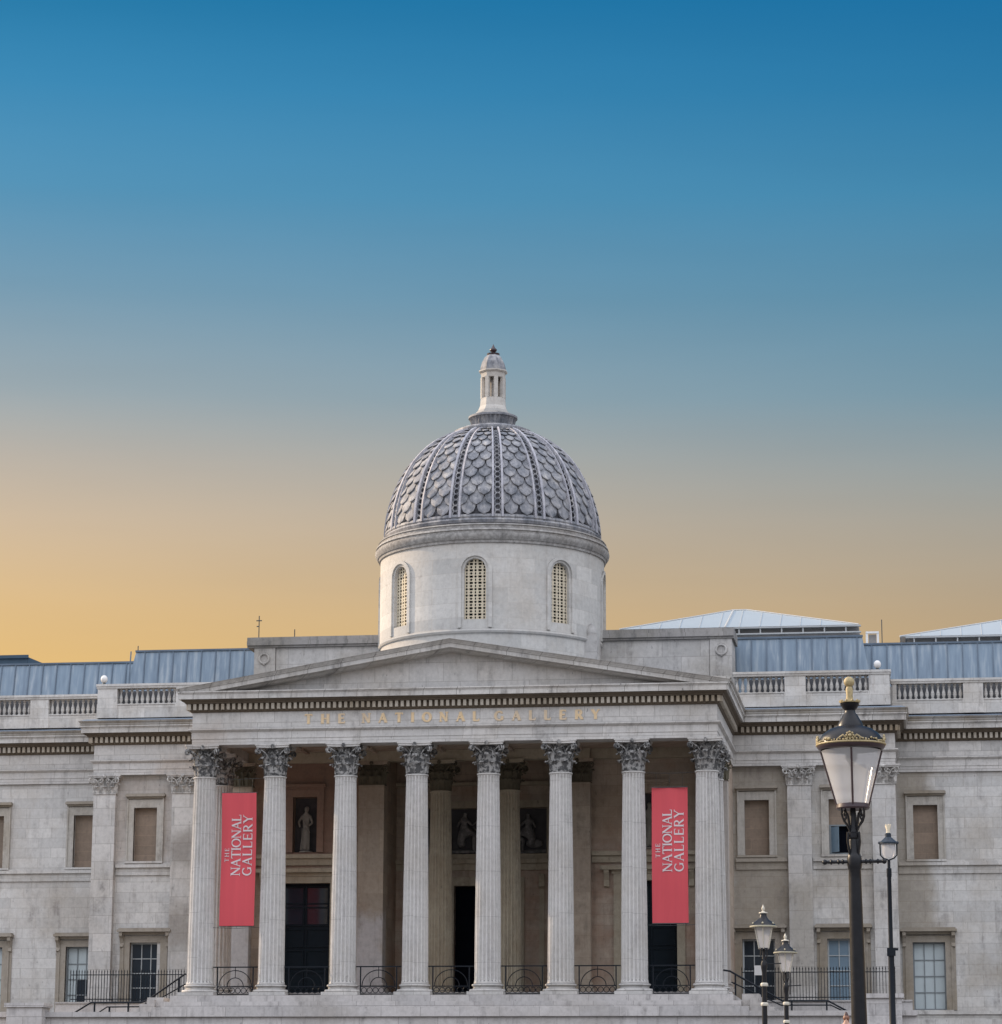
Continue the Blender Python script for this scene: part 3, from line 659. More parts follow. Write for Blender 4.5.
# relief figures carved in one panel
m = PM(); m.box(-2.6, 2.6, YB+.36, YB+.42, 6.1, 8.1, 1)
RELIEF = [(-.95, 6.25, 1.12, 1), (-.1, 6.22, .95, -1), (1.2, 6.22, .8, 1), (1.78, 6.25, 1.08, -1), (-2.0, 6.22, 1.1, 1)]
m.ball((2.0, YB+.28, 6.6), .25, 10, 0, (1.5, .5, .8)); m.tube([(-2.5, YB+.28, 6.22), (-1, YB+.26, 6.27), (.5, YB+.28, 6.2), (2.5, YB+.26, 6.26)], [.09, .1, .08, .1], 6, 0)
m.part('relief_carving', ['relief', 'reliefback'], rp, 60)
for cx, z, k, ln in RELIEF:
    V = [(0,0,.78), (.01,0,1.0), (.03,0,1.2), (.04,-.02,1.32), (.06,-.04,1.47), (.28,-.06,.72), (.42,-.08,.66), (.40,-.06,.35), (.38,-.04,.08), (.52,-.06,.05), (.17,-.08,1.14), (.32,-.1,.98), (.48,-.1,1.12), (-.14,-.02,1.16), (-.26,-.04,.92), (-.16,0,.5), (-.05,0,.15)]
    E = [(0,1), (1,2), (2,3), (3,4), (0,5), (5,6), (6,7), (7,8), (8,9), (2,10), (10,11), (11,12), (2,13), (13,14), (0,15), (15,16)]
    rd = [.2, .16, .17, .06, .095, .17, .15, .12, .09, .06, .08, .06, .05, .08, .06, .22, .26]
    V = [(x*k*ln, y, zz_*k) for x, y, zz_ in V]
    o = skinned('relief_figure', V, E, [(r_*k, r_*k*.7) for r_ in rd], 'relief', None, 2, (0, 0, 0)); o.parent = rp; o.location = Vector((cx, YB+.24, z))
# inner architrave, ceiling
m = PM(); m.box(-4.72, 4.72, 5.15, 5.70, 9.65, 10.055); m.box(-10.2, -4.73, 5.35, 5.70, 9.65, 10.055); m.box(4.73, 10.2, 5.35, 5.70, 9.65, 10.055); m.part('inner_architrave', 'innercol')
m = PM(); m.box(-9.36, 9.36, .44, 8.8, 10.06, 10.3)
for i in range(7):
    for j in range(3): x = -8.4+i*2.8; y = .9+j*1.5; m.box(x-1.3, x-1.15, y, y+1.2, 9.95, 10.06); 
m.part('portico_ceiling', 'inner')
# floor, steps and podium
m = PM(); m.box(-10.75, 10.75, -.85, 8.6, -.24, 0); m.box(-11.05, 11.05, -1.05, 8.5, -.46, -.242); m.box(-11.35, 11.35, -1.3, 8.4, -.82, -.462); m.box(-11.25, 11.25, -1.2, 8.4, -3.15, -.822)
m.box(-10.1, 10.1, 4.4, 8.5, .002, .18); m.box(-10.08, 10.08, 4.75, 8.5, .182, .352)
m.part('podium', 'plinth')
for sg in (-1, 1):
    m = PM()
    a, b = sorted((sg*11.2, sg*17.5)); m.box(a, b, -1.19, -.85, -3.15, -.825); a, b = sorted((sg*11.36, sg*17.5)); m.box(a, b, -1.31, -.8, -.823, -.63)
    m.part('terrace_parapet', 'plinth')
    m = PM(); c = 16.25*sg+(.0 if sg > 0 else .05)
    zt = -.04 if sg > 0 else -.30
    m.box(c-.70, c+.70, -1.75, -.75, -3.15, zt-.16); m.box(c-.78, c+.78, -1.83, -.67, zt-.158, zt); m.part('pedestal', 'plinth')
    # stair flight inside the parapet
    m = PM()
    for k in range(5): a, b = sorted((sg*(11.36+.30*k), sg*(11.36+.30*(k+1)))); m.box(a, b, -.8, 2.2, -3.15, -.0-.155*(k+1))
    a, b = sorted((sg*12.86, sg*14.4)); m.box(a, b, -.8, 2.2, -3.15, -.93)
    for k in range(12): a, b = sorted((sg*(14.4+.3*k), sg*(14.4+.3*(k+1)))); m.box(a, b, -.8, 2.2, -3.15, -.93-.17*(k+1))
    m.part('stairs', 'plinth')
    m = PM(); a, b = sorted((sg*10.8, sg*17.3)); m.box(a, b, 5.75, 6.15, -3.15, -.02); m.box(a, b, 5.7, 6.2, -.018, .05); m.part('area_wall', 'plinth')
m = PM()  # end block right of the last column
m.box(11.06, 11.7, -.6, 1.2, -.46, .02); m.box(-11.7, -11.06, -.6, 1.2, -.46, -.06); m.part('podium_block', 'plinth')

# ------------------------------------------------------------------ balustrades
bal = MB(); bal.lathe([(.075, 0), (.075, .05), (.045, .07), (.06, .12), (.082, .20), (.075, .27), (.04, .42), (.036, .5), (.06, .53), (.06, .56), (.045, .57), (.07, .60), (.07, .65)], n=10)
bal_o = None
def balustrade(piers, y, x0, x1, zb=12.05, label='balustrade', extra=None):
    """piers: list of (x0,x1) solid parts; balusters between"""
    global bal_o
    m = PM(); m.box(x0, x1, y, y+.42, zb, 12.60); m.box(x0, x1, y-.03, y+.45, 12.602, 12.645)
    m.box(x0-.03, x1+.03, y-.05, y+.47, 13.31, 13.40); m.box(x0-.05, x1+.05, y-.08, y+.5, 13.402, 13.50)
    for a, b in piers: m.box(a, b, y-.02, y+.44, 12.647, 13.308); m.box(a-.02, b+.02, y-.035, y+.46, zb-.0, 12.599)
    par = m.part('balustrade', 'wall')
    gaps = []; xs = sorted(piers); prev = x0
    for a, b in xs:
        if a-prev > .3: gaps.append((prev, a))
        prev = b
    if x1-prev > .3: gaps.append((prev, x1))
    rest = PM()
    for a, b in gaps:
        k = max(1, round((b-a)/.225))
        for i in range(k):
            x = a+(i+.5)*(b-a)/k
            if abs(x) > 24.2: rest.lathe([(.075, 0), (.045, .07), (.082, .20), (.04, .42), (.06, .53), (.07, .65)], (x, y+.21, 12.651), n=8); continue
            if bal_o is None: o = bal.build('baluster', 'wall', None, 50); bal_o = o
            else: o = bal_o.copy(); col.objects.link(o)
            o.parent = par; o.location = Vector((x, y+.21, 12.651))
    if rest.v: r_ = rest.part('baluster', 'wall', par, 50); r_['kind'] = 'stuff'
    return par
for sg in (-1, 1):
    def mir(l): return [tuple(sorted((sg*a, sg*b))) for a, b in l]
    a, b = sorted((sg*10.35, sg*16.72)); balustrade(mir([(12.42, 13.28), (15.85, 16.70)]), 8.3, a, b)
    a, b = sorted((sg*16.75, sg*XE)); balustrade(mir([(16.78, 16.95), (19.70, 20.52), (23.9, 24.7), (28.0, 28.8)]), 11.0, a, b)
    m = PM(); a, b = sorted((sg*16.35, sg*16.69)); m.box(a, b, 8.73, 10.98, 12.0, 13.30); m.box(a-.03, b+.03, 8.81, 10.9, 13.302, 13.49); a, b = sorted((sg*16.4, sg*16.78)); m.box(a, b, 11.48, 12.09, 11.95, 13.28); m.part('balustrade_return', 'wall')
# ------------------------------------------------------------------ attic
for sg in (-1, 1):
    m = PM(); a, b = sorted((sg*3.5, sg*9.26)); m.box(a, b, 9.52, 11.5, 11.9, 15.12); a, b = sorted((sg*9.28, sg*10.2)); m.box(a, b, 9.46, 11.6, 11.9, 15.13)
    f = m.part('attic_block', 'weathered')
    m = PM(); a, b = sorted((sg*3.4, sg*10.30)); q = -.2 if sg < 0 else 0; m.box(a+q, b, 9.40, 11.7, 15.132, 15.22); m.box(a+q, b, 9.32, 11.75, 15.222, 15.40); m.box(a+q, b, 9.36, 11.7, 15.402, 15.57)
    m.part('coping', 'copingdark', f)
for sg in (-1, 1):
    m = PM(); cx, cz = sg*9.76, 14.66
    m.tube([(cx+.21*math.cos(a*PI/10), 9.44, cz+.21*math.sin(a*PI/10)) for a in range(20)], [.05+.012*(a % 2) for a in range(20)], 6, closed=True)
    m.ball((cx, 9.44, cz-.25), .06, 8); m.part('wreath_carving', 'weathered', None, 60)
# scroll block beside the drum
for sg in (1,):
    m = PM(); x_ = 4.45 if sg > 0 else -4.9; m.lathe([(.22, 0), (.24, .2), (.17, .42), (0, .55)], (x_, 8.1, 15.1), n=14); m.box(x_-.27, x_+.27, 7.85, 9.4, 12, 15.1); m.part('scroll_block', 'weathered', None, 40)

# ------------------------------------------------------------------ drum and dome
DC = (0, 9.99, 0)
def drum_mesh():
    m = PM(); Rd = 4.77; z0, z1, sill, spring, hw = 15.05, 18.7, 15.42, 17.5, .46
    wang = math.asin(hw/Rd); nseg = 10
    for k in range(8):
        c = -PI/2+k*PI/4
        angs = [c-wang+2*wang*i/nseg for i in range(nseg+1)]
        def P(a, z, r=Rd): return (DC[0]+r*math.cos(a), DC[1]+r*math.sin(a), z)
        arch = [spring+math.sqrt(max(0, hw*hw-(Rd*math.sin(a-c))**2)) for a in angs]
        for i in range(nseg):
            a, b = angs[i], angs[i+1]
            m.quad(P(a, z0), P(b, z0), P(b, sill), P(a, sill)); m.quad(P(a, arch[i]), P(b, arch[i+1]), P(b, z1), P(a, z1))
            m.quad(P(a, arch[i]), P(b, arch[i+1]), P(b, arch[i+1], Rd-.3), P(a, arch[i], Rd-.3)); m.quad(P(a, sill), P(b, sill), P(b, sill, Rd-.3), P(a, sill, Rd-.3))
        for i in (0, nseg): m.quad(P(angs[i], sill), P(angs[i], arch[i]), P(angs[i], arch[i], Rd-.3), P(angs[i], sill, Rd-.3))
        s0 = c+wang; s1 = c+PI/4-wang; n2 = 14
        for i in range(n2):
            a = s0+(s1-s0)*i/n2; b = s0+(s1-s0)*(i+1)/n2
            zs = [z0, z1]; m.quad(P(a, z0), P(b, z0), P(b, z1), P(a, z1))
    return m
drum = drum_mesh().part('drum', 'drum')
m = PM(); m.lathe([(4.73, 11.5), (4.73, 14.85), (4.80, 14.87), (4.84, 14.95), (4.80, 15.03), (4.765, 15.06)], DC, 96, cap=False); m.part('drum_base', 'drum', drum, 35)
m = PM(); m.lathe([(4.765, 18.60), (4.84, 18.62), (4.85, 18.72), (4.90, 18.74), (4.97, 18.84), (5.0, 18.92), (5.0, 19.0), (4.92, 19.02), (4.92, 19.1), (4.97, 19.13), (4.95, 19.2), (4.84, 19.24), (4.84, 19.33), (4.88, 19.36), (4.84, 19.42), (4.68, 19.45), (4.5, 19.46)], DC, 96, cap=False); m.part('drum_cornice', 'drumcornice', drum, 30)
m = PM(); m.lathe([(4.5, 11.5), (4.5, 19.4)], DC, 48, cap=False); m.part('drum_lining', 'void', drum)
def frame_pts(hw, zs, zspring, k=14):
    pts = [(-hw, zs), (-hw, zspring)]
    for i in range(1, k): a = PI-PI*i/k; pts.append((hw*math.cos(a), zspring+hw*math.sin(a)))
    return pts+[(hw, zspring), (hw, zs)]
for k in range(8):
    c = -PI/2+k*PI/4; d = Vector((math.cos(c), math.sin(c), 0)); s = Vector((-math.sin(c), math.cos(c), 0)); ctr = Vector(DC)
    def W(u, z, off):     # point on the curved drum face
        a = c+math.asin(u/4.77); return (DC[0]+(4.77+off)*math.cos(a), DC[1]+(4.77+off)*math.sin(a), z)
    m = PM(); A = frame_pts(.70, 15.08, 17.5); Bq = frame_pts(.56, 15.08, 17.5)
    vs = [W(u, z, .07) for u, z in A]+[W(u, z, .07) for u, z in Bq]+[W(u, z, -.02) for u, z in A]+[W(u, z, -.02) for u, z in Bq]; n = len(A)
    fs = []
    for i in range(n-1): fs += [(i, i+1, n+i+1, n+i), (i, i+1, 2*n+i+1, 2*n+i), (n+i, n+i+1, 3*n+i+1, 3*n+i)]
    m.add(vs, fs); f = m.part('drum_window', 'drum', drum)
    # pierced grille: plate with holes
    m = PM(); hw = .455; nx, nz = 5, 19; cw = 2*hw/nx; ch = (17.95-15.45)/nz
    def G(u, z, o=0): p = ctr+d*(4.77-.22+o)+s*u; return (p.x, p.y, z)
    for i in range(nx+1): 
        u = -hw+i*cw; top = 17.5+math.sqrt(max(0, .46**2-u*u)); b_ = .026 if i in (0, nx) else .02
        m.add([G(u-b_, 15.42), G(u+b_, 15.42), G(u+b_, top), G(u-b_, top), G(u-b_, 15.42, .05), G(u+b_, 15.42, .05), G(u+b_, top, .05), G(u-b_, top, .05)], [(0,1,2,3), (4,5,6,7), (0,1,5,4), (1,2,6,5), (2,3,7,6), (3,0,4,7)])
    for j in range(nz+1):
        z = 15.45+j*ch; hh = hw if z < 17.5 else math.sqrt(max(.0004, .46**2-(z-17.5)**2)); t_ = .019
        m.add([G(-hh, z-t_, .003), G(hh, z-t_, .003), G(hh, z+t_, .003), G(-hh, z+t_, .003), G(-hh, z-t_, .047), G(hh, z-t_, .047), G(hh, z+t_, .047), G(-hh, z+t_, .047)], [(0,1,2,3), (4,5,6,7), (0,1,5,4), (1,2,6,5), (2,3,7,6), (3,0,4,7)])
    # alternate cells closed smaller: lozenge rosettes at crossings
    for i in range(nx):
        for j in range(nz):
            if (i % 2 == 0) or (j % 2 == 0):
                u = -hw+(i+.5)*cw; z = 15.45+(j+.5)*ch
                if z+.05 > 17.5+math.sqrt(max(0, .46**2-u*u))-.02: continue
                r_ = .030 if (i % 2 == 0 and j % 2 == 0) else .021
                r_ = min(r_, .06)
                # small plates narrowing the openings
                for du, dz in ((-1,-1), (1,-1), (1,1), (-1,1)):
                    uu, zz = u+du*(cw/2-.035), z+dz*(ch/2-.035); q = r_
                    m.add([G(uu-q, zz-q, .052), G(uu+q, zz-q, .052), G(uu+q, zz+q, .052), G(uu-q, zz+q, .052)], [(0,1,2,3)])
    m.part('pierced_grille', 'cream', f)if False else m.part('drum_window_grille', 'cream', drum)

def prof_interp(tab):
    def f(z):
        for (r0, z0), (r1, z1) in zip(tab, tab[1:]):
            if z <= z1: t = (z-z0)/(z1-z0); return r0+(r1-r0)*t
        return tab[-1][0]
    return f
# smooth dome profile, param by arc
keyp = [(4.60, 19.75), (4.57, 20.2), (4.45, 20.9), (4.15, 21.8), (3.67, 22.7), (3.02, 23.43), (2.30, 23.92), (1.58, 24.2)]
def catmull(pts, k=10):
    out = []
    P = [pts[0]]+pts+[pts[-1]]
    for i in range(1, len(P)-2):
        for j in range(k):
            t = j/k; a, b, c, d = P[i-1], P[i], P[i+1], P[i+2]
            out.append(tuple(.5*((2*b[q])+(-a[q]+c[q])*t+(2*a[q]-5*b[q]+4*c[q]-d[q])*t*t+(-a[q]+3*b[q]-3*c[q]+d[q])*t**3) for q in (0, 1)))
    out.append(pts[-1]); return out
prof = [(r-.13, z-.02) for r, z in catmull(keyp)]
L_ = [0]
for a, b in zip(prof, prof[1:]): L_.append(L_[-1]+math.hypot(b[0]-a[0], b[1]-a[1]))
TOT = L_[-1]
def dome_pt(sv, ang, off=0):
    """sv: arc length up from base"""
    sv = min(max(sv, 0), TOT)
    for i in range(len(L_)-1):
        if sv <= L_[i+1]+1e-9: break
    t = (sv-L_[i])/(L_[i+1]-L_[i]); r = prof[i][0]+(prof[i+1][0]-prof[i][0])*t; z = prof[i][1]+(prof[i+1][1]-prof[i][1])*t
    tr, tz = prof[i+1][0]-prof[i][0], prof[i+1][1]-prof[i][1]; l = math.hypot(tr, tz); nr, nz = tz/l, -tr/l
    r += nr*off; z += nz*off
    return Vector((DC[0]+r*math.cos(ang), DC[1]+r*math.sin(ang), z)), r
m = PM(); m.lathe(prof, DC, 96, cap=False); dome = m.part('dome', 'leaddark', None, 60)
m = PM(); m.lathe([(4.5, 19.46), (4.62, 19.5), (4.66, 19.62), (4.6, 19.70), (4.63, 19.76), (4.6, 19.86), (4.42, 19.90)], DC, 96, cap=False); m.part('dome_base_ring', 'lead', dome, 40)
# scales
m = PM(); NR = 13; pitch = TOT*.96/(NR+.15)
ribw = lambda r: .085+.155*(r/4.5)     # half width of a rib at that radius
for g in range(16):
    gc = -PI/2+R(22.5)*g      # gap centres (ribs at +11.25)
    for row in range(NR):
        s_bot = .10+row*pitch*.985; wh_ = pitch*1.95
        _, r = dome_pt(s_bot+pitch*.6, 0); half = r*R(11.25)-ribw(r)+.01
        cells = [(-half/2, half*.5), (half/2, half*.5)] if row % 2 == 0 else [(0, half*.5), (-half, half*.5), (half, half*.5)]
        for (u0, hwid) in cells:
            nu, nv = 6, 6; vs = []
            sjit = random.uniform(-.02, .02)
            for j in range(nv+1):
                v = j/nv                     # 0 bottom .. 1 top
                wfac = math.sqrt(max(0, 1-(1-min(1, v/.62))**2.2)) if v < .62 else 1.0
                for i in range(nu+1):
                    u = -1+2*i/nu; lu = u*hwid*.93*wfac
                    lu = max(-half-u0, min(half-u0, lu))
                    off = .03+.155*(1-v)**1.05*(1-.15*u*u)+sjit*.7
                    p, rr = dome_pt(s_bot+v*wh_, 0); p2, _ = dome_pt(s_bot+v*wh_, gc+(u0+lu)/rr, off); vs.append(p2)
            o_ = len(vs)
            fs = [(j*(nu+1)+i, j*(nu+1)+i+1, (j+1)*(nu+1)+i+1, (j+1)*(nu+1)+i) for j in range(nv) for i in range(nu)]
            # skirt along the rounded rim
            rim = [j*(nu+1) for j in range(nv//2+2, -1, -1)]+[i for i in range(1, nu+1)]+[j*(nu+1)+nu for j in range(1, nv//2+3)]
            base = []
            for q in rim:
                p = vs[q]; c_ = Vector((DC[0], DC[1], p.z)); dd = (p-c_).normalized(); base.append(p-dd*.13)
            vs += base
            for a in range(len(rim)-1): fs.append((rim[a], rim[a+1], o_+a+1, o_+a))
            m.add(vs, fs)
m.part('scale_cladding', 'lead', dome, 55)
rib_o = None
for g in range(16):
    a = -PI/2+R(11.25)+R(22.5)*g; m = PM(); K = 26
    for side in (-1, 1):
        vs = []
        for j in range(K+1):
            sv = TOT*.955*j/K; _, r = dome_pt(sv, 0); hwid = ribw(r)
            for u, off in ((hwid*.58, .02), (hwid*.62, .17), (hwid*.98, .19), (hwid*1.05, .02)):
                p, _ = dome_pt(sv, a+side*u/r, off); vs.append(p)
        m.add(vs, [(j*4+i, j*4+i+1, (j+1)*4+i+1, (j+1)*4+i) for j in range(K) for i in range(3)], 0)
    # pierced circles in the trough
    nc = 20
    for j in range(nc):
        sv = .16+j*(TOT-.25)/nc*.9; _, r = dome_pt(sv, 0); q = ribw(r)*.5
        if q < .04: continue
        pts = []
        for t in range(8):
            th = t*PI/4; p, _ = dome_pt(sv+q*1.15*math.sin(th), a+q*math.cos(th)/r, .09); pts.append(p)
        m.tube(pts, q*.3, 4, 1, closed=True)
    m.part('dome_rib', ['leadrib', 'lead'], dome, 50)
# collar, fluted ring, lantern
m = PM(); m.lathe([(1.45, 24.12), (1.68, 24.20), (1.72, 24.30), (1.70, 24.38), (1.55, 24.42), (1.5, 24.47), (1.2, 24.56), (1.0, 24.61), (.9, 24.64)], DC, 64, cap=False); m.part('collar', 'lead', dome, 40)
m = PM(); m.lathe([(.90, 24.62), (.91, 24.7), (.95, 24.9), (1.0, 24.98)], DC, 128, rf=lambda a, z: 1+.035*math.sin(a*32), cap=False); m.lathe([(1.0, 24.98), (1.06, 25.0), (1.06, 25.08), (.96, 25.12), (.3, 25.14)], DC, 48, cap=False); m.part('fluted_ring', 'lead', dome, 40)
m = PM(); m.lathe([(.92, 25.14), (.78, 25.22), (.66, 25.36), (.58, 25.55), (.55, 25.90), (.3, 25.91)], DC, 8, a0=R(22.5), a1=R(382.5), cap=False)
for k in range(8):
    a = R(22.5)+k*PI/4; p = Vector((DC[0]+.50*math.cos(a), DC[1]+.50*math.sin(a), 0)); s = Vector((-math.sin(a), math.cos(a), 0)); d = Vector((math.cos(a), math.sin(a), 0))
    q = [p+s*.085+d*.04, p-s*.085+d*.04, p-s*.085-d*.1, p+s*.085-d*.1]; m.extr([(v.x, v.y, 25.90) for v in q], (0,0,.94))
m.lathe([(.44, 26.80), (.54, 26.82), (.55, 27.03), (.60, 27.05), (.64, 27.09), (.64, 27.14), (.5, 27.18)], DC, 8, a0=R(22.5), a1=R(382.5), cap=False)
lan = m.part('lantern', 'drum')
m = PM(); m.lathe([(.16, 25.9), (.16, 27.0)], DC, 10); m.part('lantern_core', 'weathered', lan)
m = PM(); m.lathe([(.58, 27.15), (.57, 27.27), (.50, 27.52), (.38, 27.75), (.25, 27.87), (.2, 27.89)], DC, 8, a0=R(22.5), a1=R(382.5)); m.part('lantern_cap', 'lead', lan)
m = PM(); m.lathe([(.27, 27.87), (.28, 27.93), (.1, 27.95), (.08, 28.0), (.15, 28.06), (.16, 28.12), (.08, 28.2), (.03, 28.3), (0, 28.38)], DC, 12); m.part('finial', 'maroon', lan, 60)

# ------------------------------------------------------------------ roofs behind
def mansard(x0, x1, yf, zf, yt, zt, hip0=.5, hip1=.5, seam=.64):
    m = PM(); m.add([(x0, yf, zf), (x1, yf, zf), (x1-hip1, yt, zt), (x0+hip0, yt, zt), (x0+hip0, yt+6, zt+.05), (x1-hip1, yt+6, zt+.05), (x0, yt+6, zf), (x1, yt+6, zf)], [(0,1,2,3), (3,2,5,4), (0,3,4,6), (1,7,5,2)])
    r = m.part('zinc_roof', 'zinc'); m = PM(); n = int((x1-x0)/seam); t0 = (yt-yf, zt-zf); l = math.hypot(*t0); ny, nz = -t0[1]/l*.05, t0[0]/l*.05
    for i in range(n+1):
        x = x0+(i+.5)*seam
        if x > x1-.1: continue
        m.add([(x-.022, yf, zf), (x+.022, yf, zf), (x+.022, yt, zt), (x-.022, yt, zt), (x-.022, yf+ny, zf+nz), (x+.022, yf+ny, zf+nz), (x+.022, yt+ny, zt+nz), (x-.022, yt+ny, zt+nz)], [(4,5,6,7), (0,4,7,3), (1,5,6,2), (0,1,5,4)])
    m.box(x0+hip0-.03, x1-hip1+.03, yt-.06, yt+.08, zt-.03, zt+.05); m.part('standing_seams', 'seam', r)
mansard(-16.75, -10.2, 11.9, 12.9, 12.3, 15.56, .55, 0)
mansard(9.9, 16.0, 11.9, 12.9, 12.3, 15.58, 0, .45)
mansard(-34, -15.9, 13.4, 13.2, 13.8, 15.33, 0, 0); mansard(15.6, 34, 13.4, 13.2, 13.8, 15.47, 0, 0)
m = PM(); m.box(-XE, XE, 14.0, 26.0, 11.0, 13.0); m.box(-16, 16, 12, 14, 11, 12.8);  m.box(-XE, XE, 25.0, 26, -3.15, 11.0); m.part('roof_deck', 'leadgutter')
for a, b, y0, zt in ((-16.6, -10.9, 9.45, 13.36), (10.9, 16.6, 9.45, 13.36), (-XE, -16.75, 12.1, 13.40), (16.75, XE, 12.1, 13.40)):
    m = PM(); m.box(a, b, y0, y0+.15, 11.95, zt); m.part('roof_upstand', 'upstand')
def skylight(x0, x1, y, zb, xa, za, depth=8):
    m = PM(); yb = y+depth
    m.add([(x0, y, zb), (x1, y, zb), (x1, yb, zb), (x0, yb, zb), (xa-.3, y+depth*.4, za), (xa+.3, y+depth*.4, za)], [(0,1,5,4), (1,2,5), (2,3,4,5), (3,0,4)]); s_ = m.part('skylight', 'skylight')
    m = PM(); 
    for a, b in (((x0, y, zb), (xa-.3, y+depth*.4, za)), ((x1, y, zb), (xa+.3, y+depth*.4, za)), ((xa-.3, y+depth*.4, za), (xa+.3, y+depth*.4, za)), ((xa-.5, y, zb), (xa-.3, y+depth*.4, za))): m.tube([a, b], .045, 5)
    for i in range(1, int((x1-x0)/.9)):
        x = x0+i*.9; f = min((x-x0)/(xa-.3-x0), (x1-x)/(x1-xa-.3), 1); m.tube([(x, y, zb+.01), (x, y+depth*.4*f, zb+(za-zb)*f+.01)], .011, 4)
    m.part('ridge_bars', 'railgrey', s_)
    m = PM(); m.box(x0+.3, x1+.05, y+.1, yb, 13, zb-.42); m.box(x0+.3, x1, y+.3, yb-.3, zb-.41, zb-.02); m.part('kerb', 'skyframe', s_)
    m = PM(); m.box(x0+.25, x1+.1, y-.05, y+.12, zb-.08, zb-.02); m.box(x0+.25, x1+.1, y-.05, y+.12, zb-.36, zb-.3)
    for i in range(int((x1-x0)/.95)): m.box(x0+.6+i*.95, x0+.66+i*.95, y, y+.12, zb-.3, zb-.08)
    m.part('eaves_rail', 'railgrey', s_)
skylight(4.6, 15.3, 18, 17.08, 9.85, 18.38, 7.5)
skylight(17.1, 28.5, 18, 16.5, 23.4, 17.85, 7.5)
m = PM(); m.box(-30, -23.0, 18, 22, 13, 16.38); m.add([(-22.99, 18, 13), (-22.2, 18, 13), (-22.2, 18, 16.05), (-22.99, 18, 16.38), (-22.99, 22, 13), (-22.2, 22, 13), (-22.2, 22, 16.05), (-22.99, 22, 16.38)], [(0,1,2,3), (4,5,6,7), (3,2,6,7), (1,5,6,2)]); m.box(-30, -22.95, 17.9, 17.995, 16.32, 16.47); m.part('plant_room', 'darkroof')
# roof hatch frame
m = PM()
for x in (15.62, 16.10): m.box(x, x+.10, 17, 17.1, 15.3, 16.55)
m.box(15.62, 16.20, 16.98, 17.12, 15.62, 15.70); m.box(15.62, 16.20, 16.98, 17.12, 16.5, 16.58); m.box(15.74, 16.08, 17.2, 17.25, 15.72, 16.48, 1); m.box(15.62, 16.2, 17, 17.5, 13, 15.3, 1)
m.part('roof_hatch_frame', ['whitepaint', 'skyframe'])

# ================================================================== separate things
def antenna(x, y, z0, z1, lab, cross=0):
    m = MB(); m.tube([(0,0,0), (0,0,z1-z0)], .022, 5)
    o = m.build('antenna_mast', 'irongrey', None, None, (x, y, z0)); tag(o, lab, 'antenna', 'thin masts on the museum roof')
    if cross:
        m = MB(); m.box(-.12, .12, -.02, .02, cross, cross+.04); m.box(-.10, .0, -.02, .02, cross-.25, cross-.21); m.build('crossbar', 'irongrey', o)
    return o
antenna(-10.12, 9.9, 15.62, 16.6, 'thin mast with short crossbars on the attic block left of the dome', .75)
antenna(-8.55, 9.9, 15.62, 15.98, 'very short thin spike on the attic block between taller mast and dome')
antenna(-16.35, 13.1, 15.6, 15.95, 'short thin spike at left end of the raised zinc roof', 0)
antenna(16.33, 17, 15.3, 17.1, 'thin dark mast rising beside the white roof hatch frame')
for x, lab in ((-16.5, 'small white globe on the balustrade pier left of the pediment'), (16.22, 'small white globe on the balustrade pier right of the big lantern')):
    r_ = empty('globe_ornament', (x, 8.5, 13.5), lab, 'ornament', 'white globes on balustrade piers')
    m = MB(); m.ball((0,0,.25), .15, 14, sc=(1,1,1.15)); m.build('globe', 'whitepaint', r_, 60)
    m = MB(); m.lathe([(.11, 0), (.09, .04), (.06, .09), (.09, .12)], n=12); m.build('globe_base', 'irongrey', r_, 40)

M['statue'] = stone('statue_stone', (.24, .22, .185), (.25, .23, .2), (.06, .06, .06), .6, .6, None)
def statue(cx, lab, armside):
    r_ = empty('niche_statue', (cx, YI+.22, 6.04), lab, 'statue')
    V = [(0,0,1.0), (0,0,1.25), (0,0,1.5), (0,-.01,1.62), (.02,-.03,1.76), (.17,0,1.47), (.27*armside,-.05,1.2) if armside > 0 else (.27,-.05,1.2), (.14,-.14,1.08), (-.17,0,1.47), (-.3,-.05,1.25), (-.22,-.14,1.02), (.02,0,.75), (0,0,.4), (-.02,0,.1)]
    E = [(0,1), (1,2), (2,3), (3,4), (2,5), (5,6), (6,7), (2,8), (8,9), (9,10), (0,11), (11,12), (12,13)]
    rad = [(.17,.12), (.15,.11), (.15,.1), .055, (.085,.1), .065, .05, .04, .065, .05, .04, (.2,.14), (.2,.15), (.22,.16)]
    V = [(x, y, z) for x, y, z in V]
    b = skinned('statue_body', V, E, rad, 'statue', r_)
    m = MB(); m.ball((.02, -.03, 1.74), .105, 14, sc=(.85, .95, 1.15)); m.ball((.02, .01, 1.79), .10, 12); m.lathe([(.018, -.03), (.01, .03)], (.02, -.125, 1.73), n=6); m.build('statue_head', 'statue', r_, 60)
    m = MB(); m.lathe([(.28, 0), (.28, .05), (.24, .07)], n=8); m.build('statue_plinth', 'statue', r_)
    m = MB()
    for i in range(7): x = -.15+i*.05; m.tube([(x*.9, -.14, 1.0), (x+.02, -.17, .6), (x*1.15-.01, -.175, .1)], [.012, .02, .022], 5)
    m.tube([(-.17, -.1, 1.45), (-.05, -.16, 1.2), (.12, -.15, .95), (.18, -.1, .8)], [.025, .03, .03, .02], 6)
    m.build('drapery_folds', 'statue', r_, 60)
statue(-7.03, 'weathered stone robed statue in the dark niche above the big left door', 1)
statue(7.03, 'stone robed statue in the niche beside the right red banner', -1)

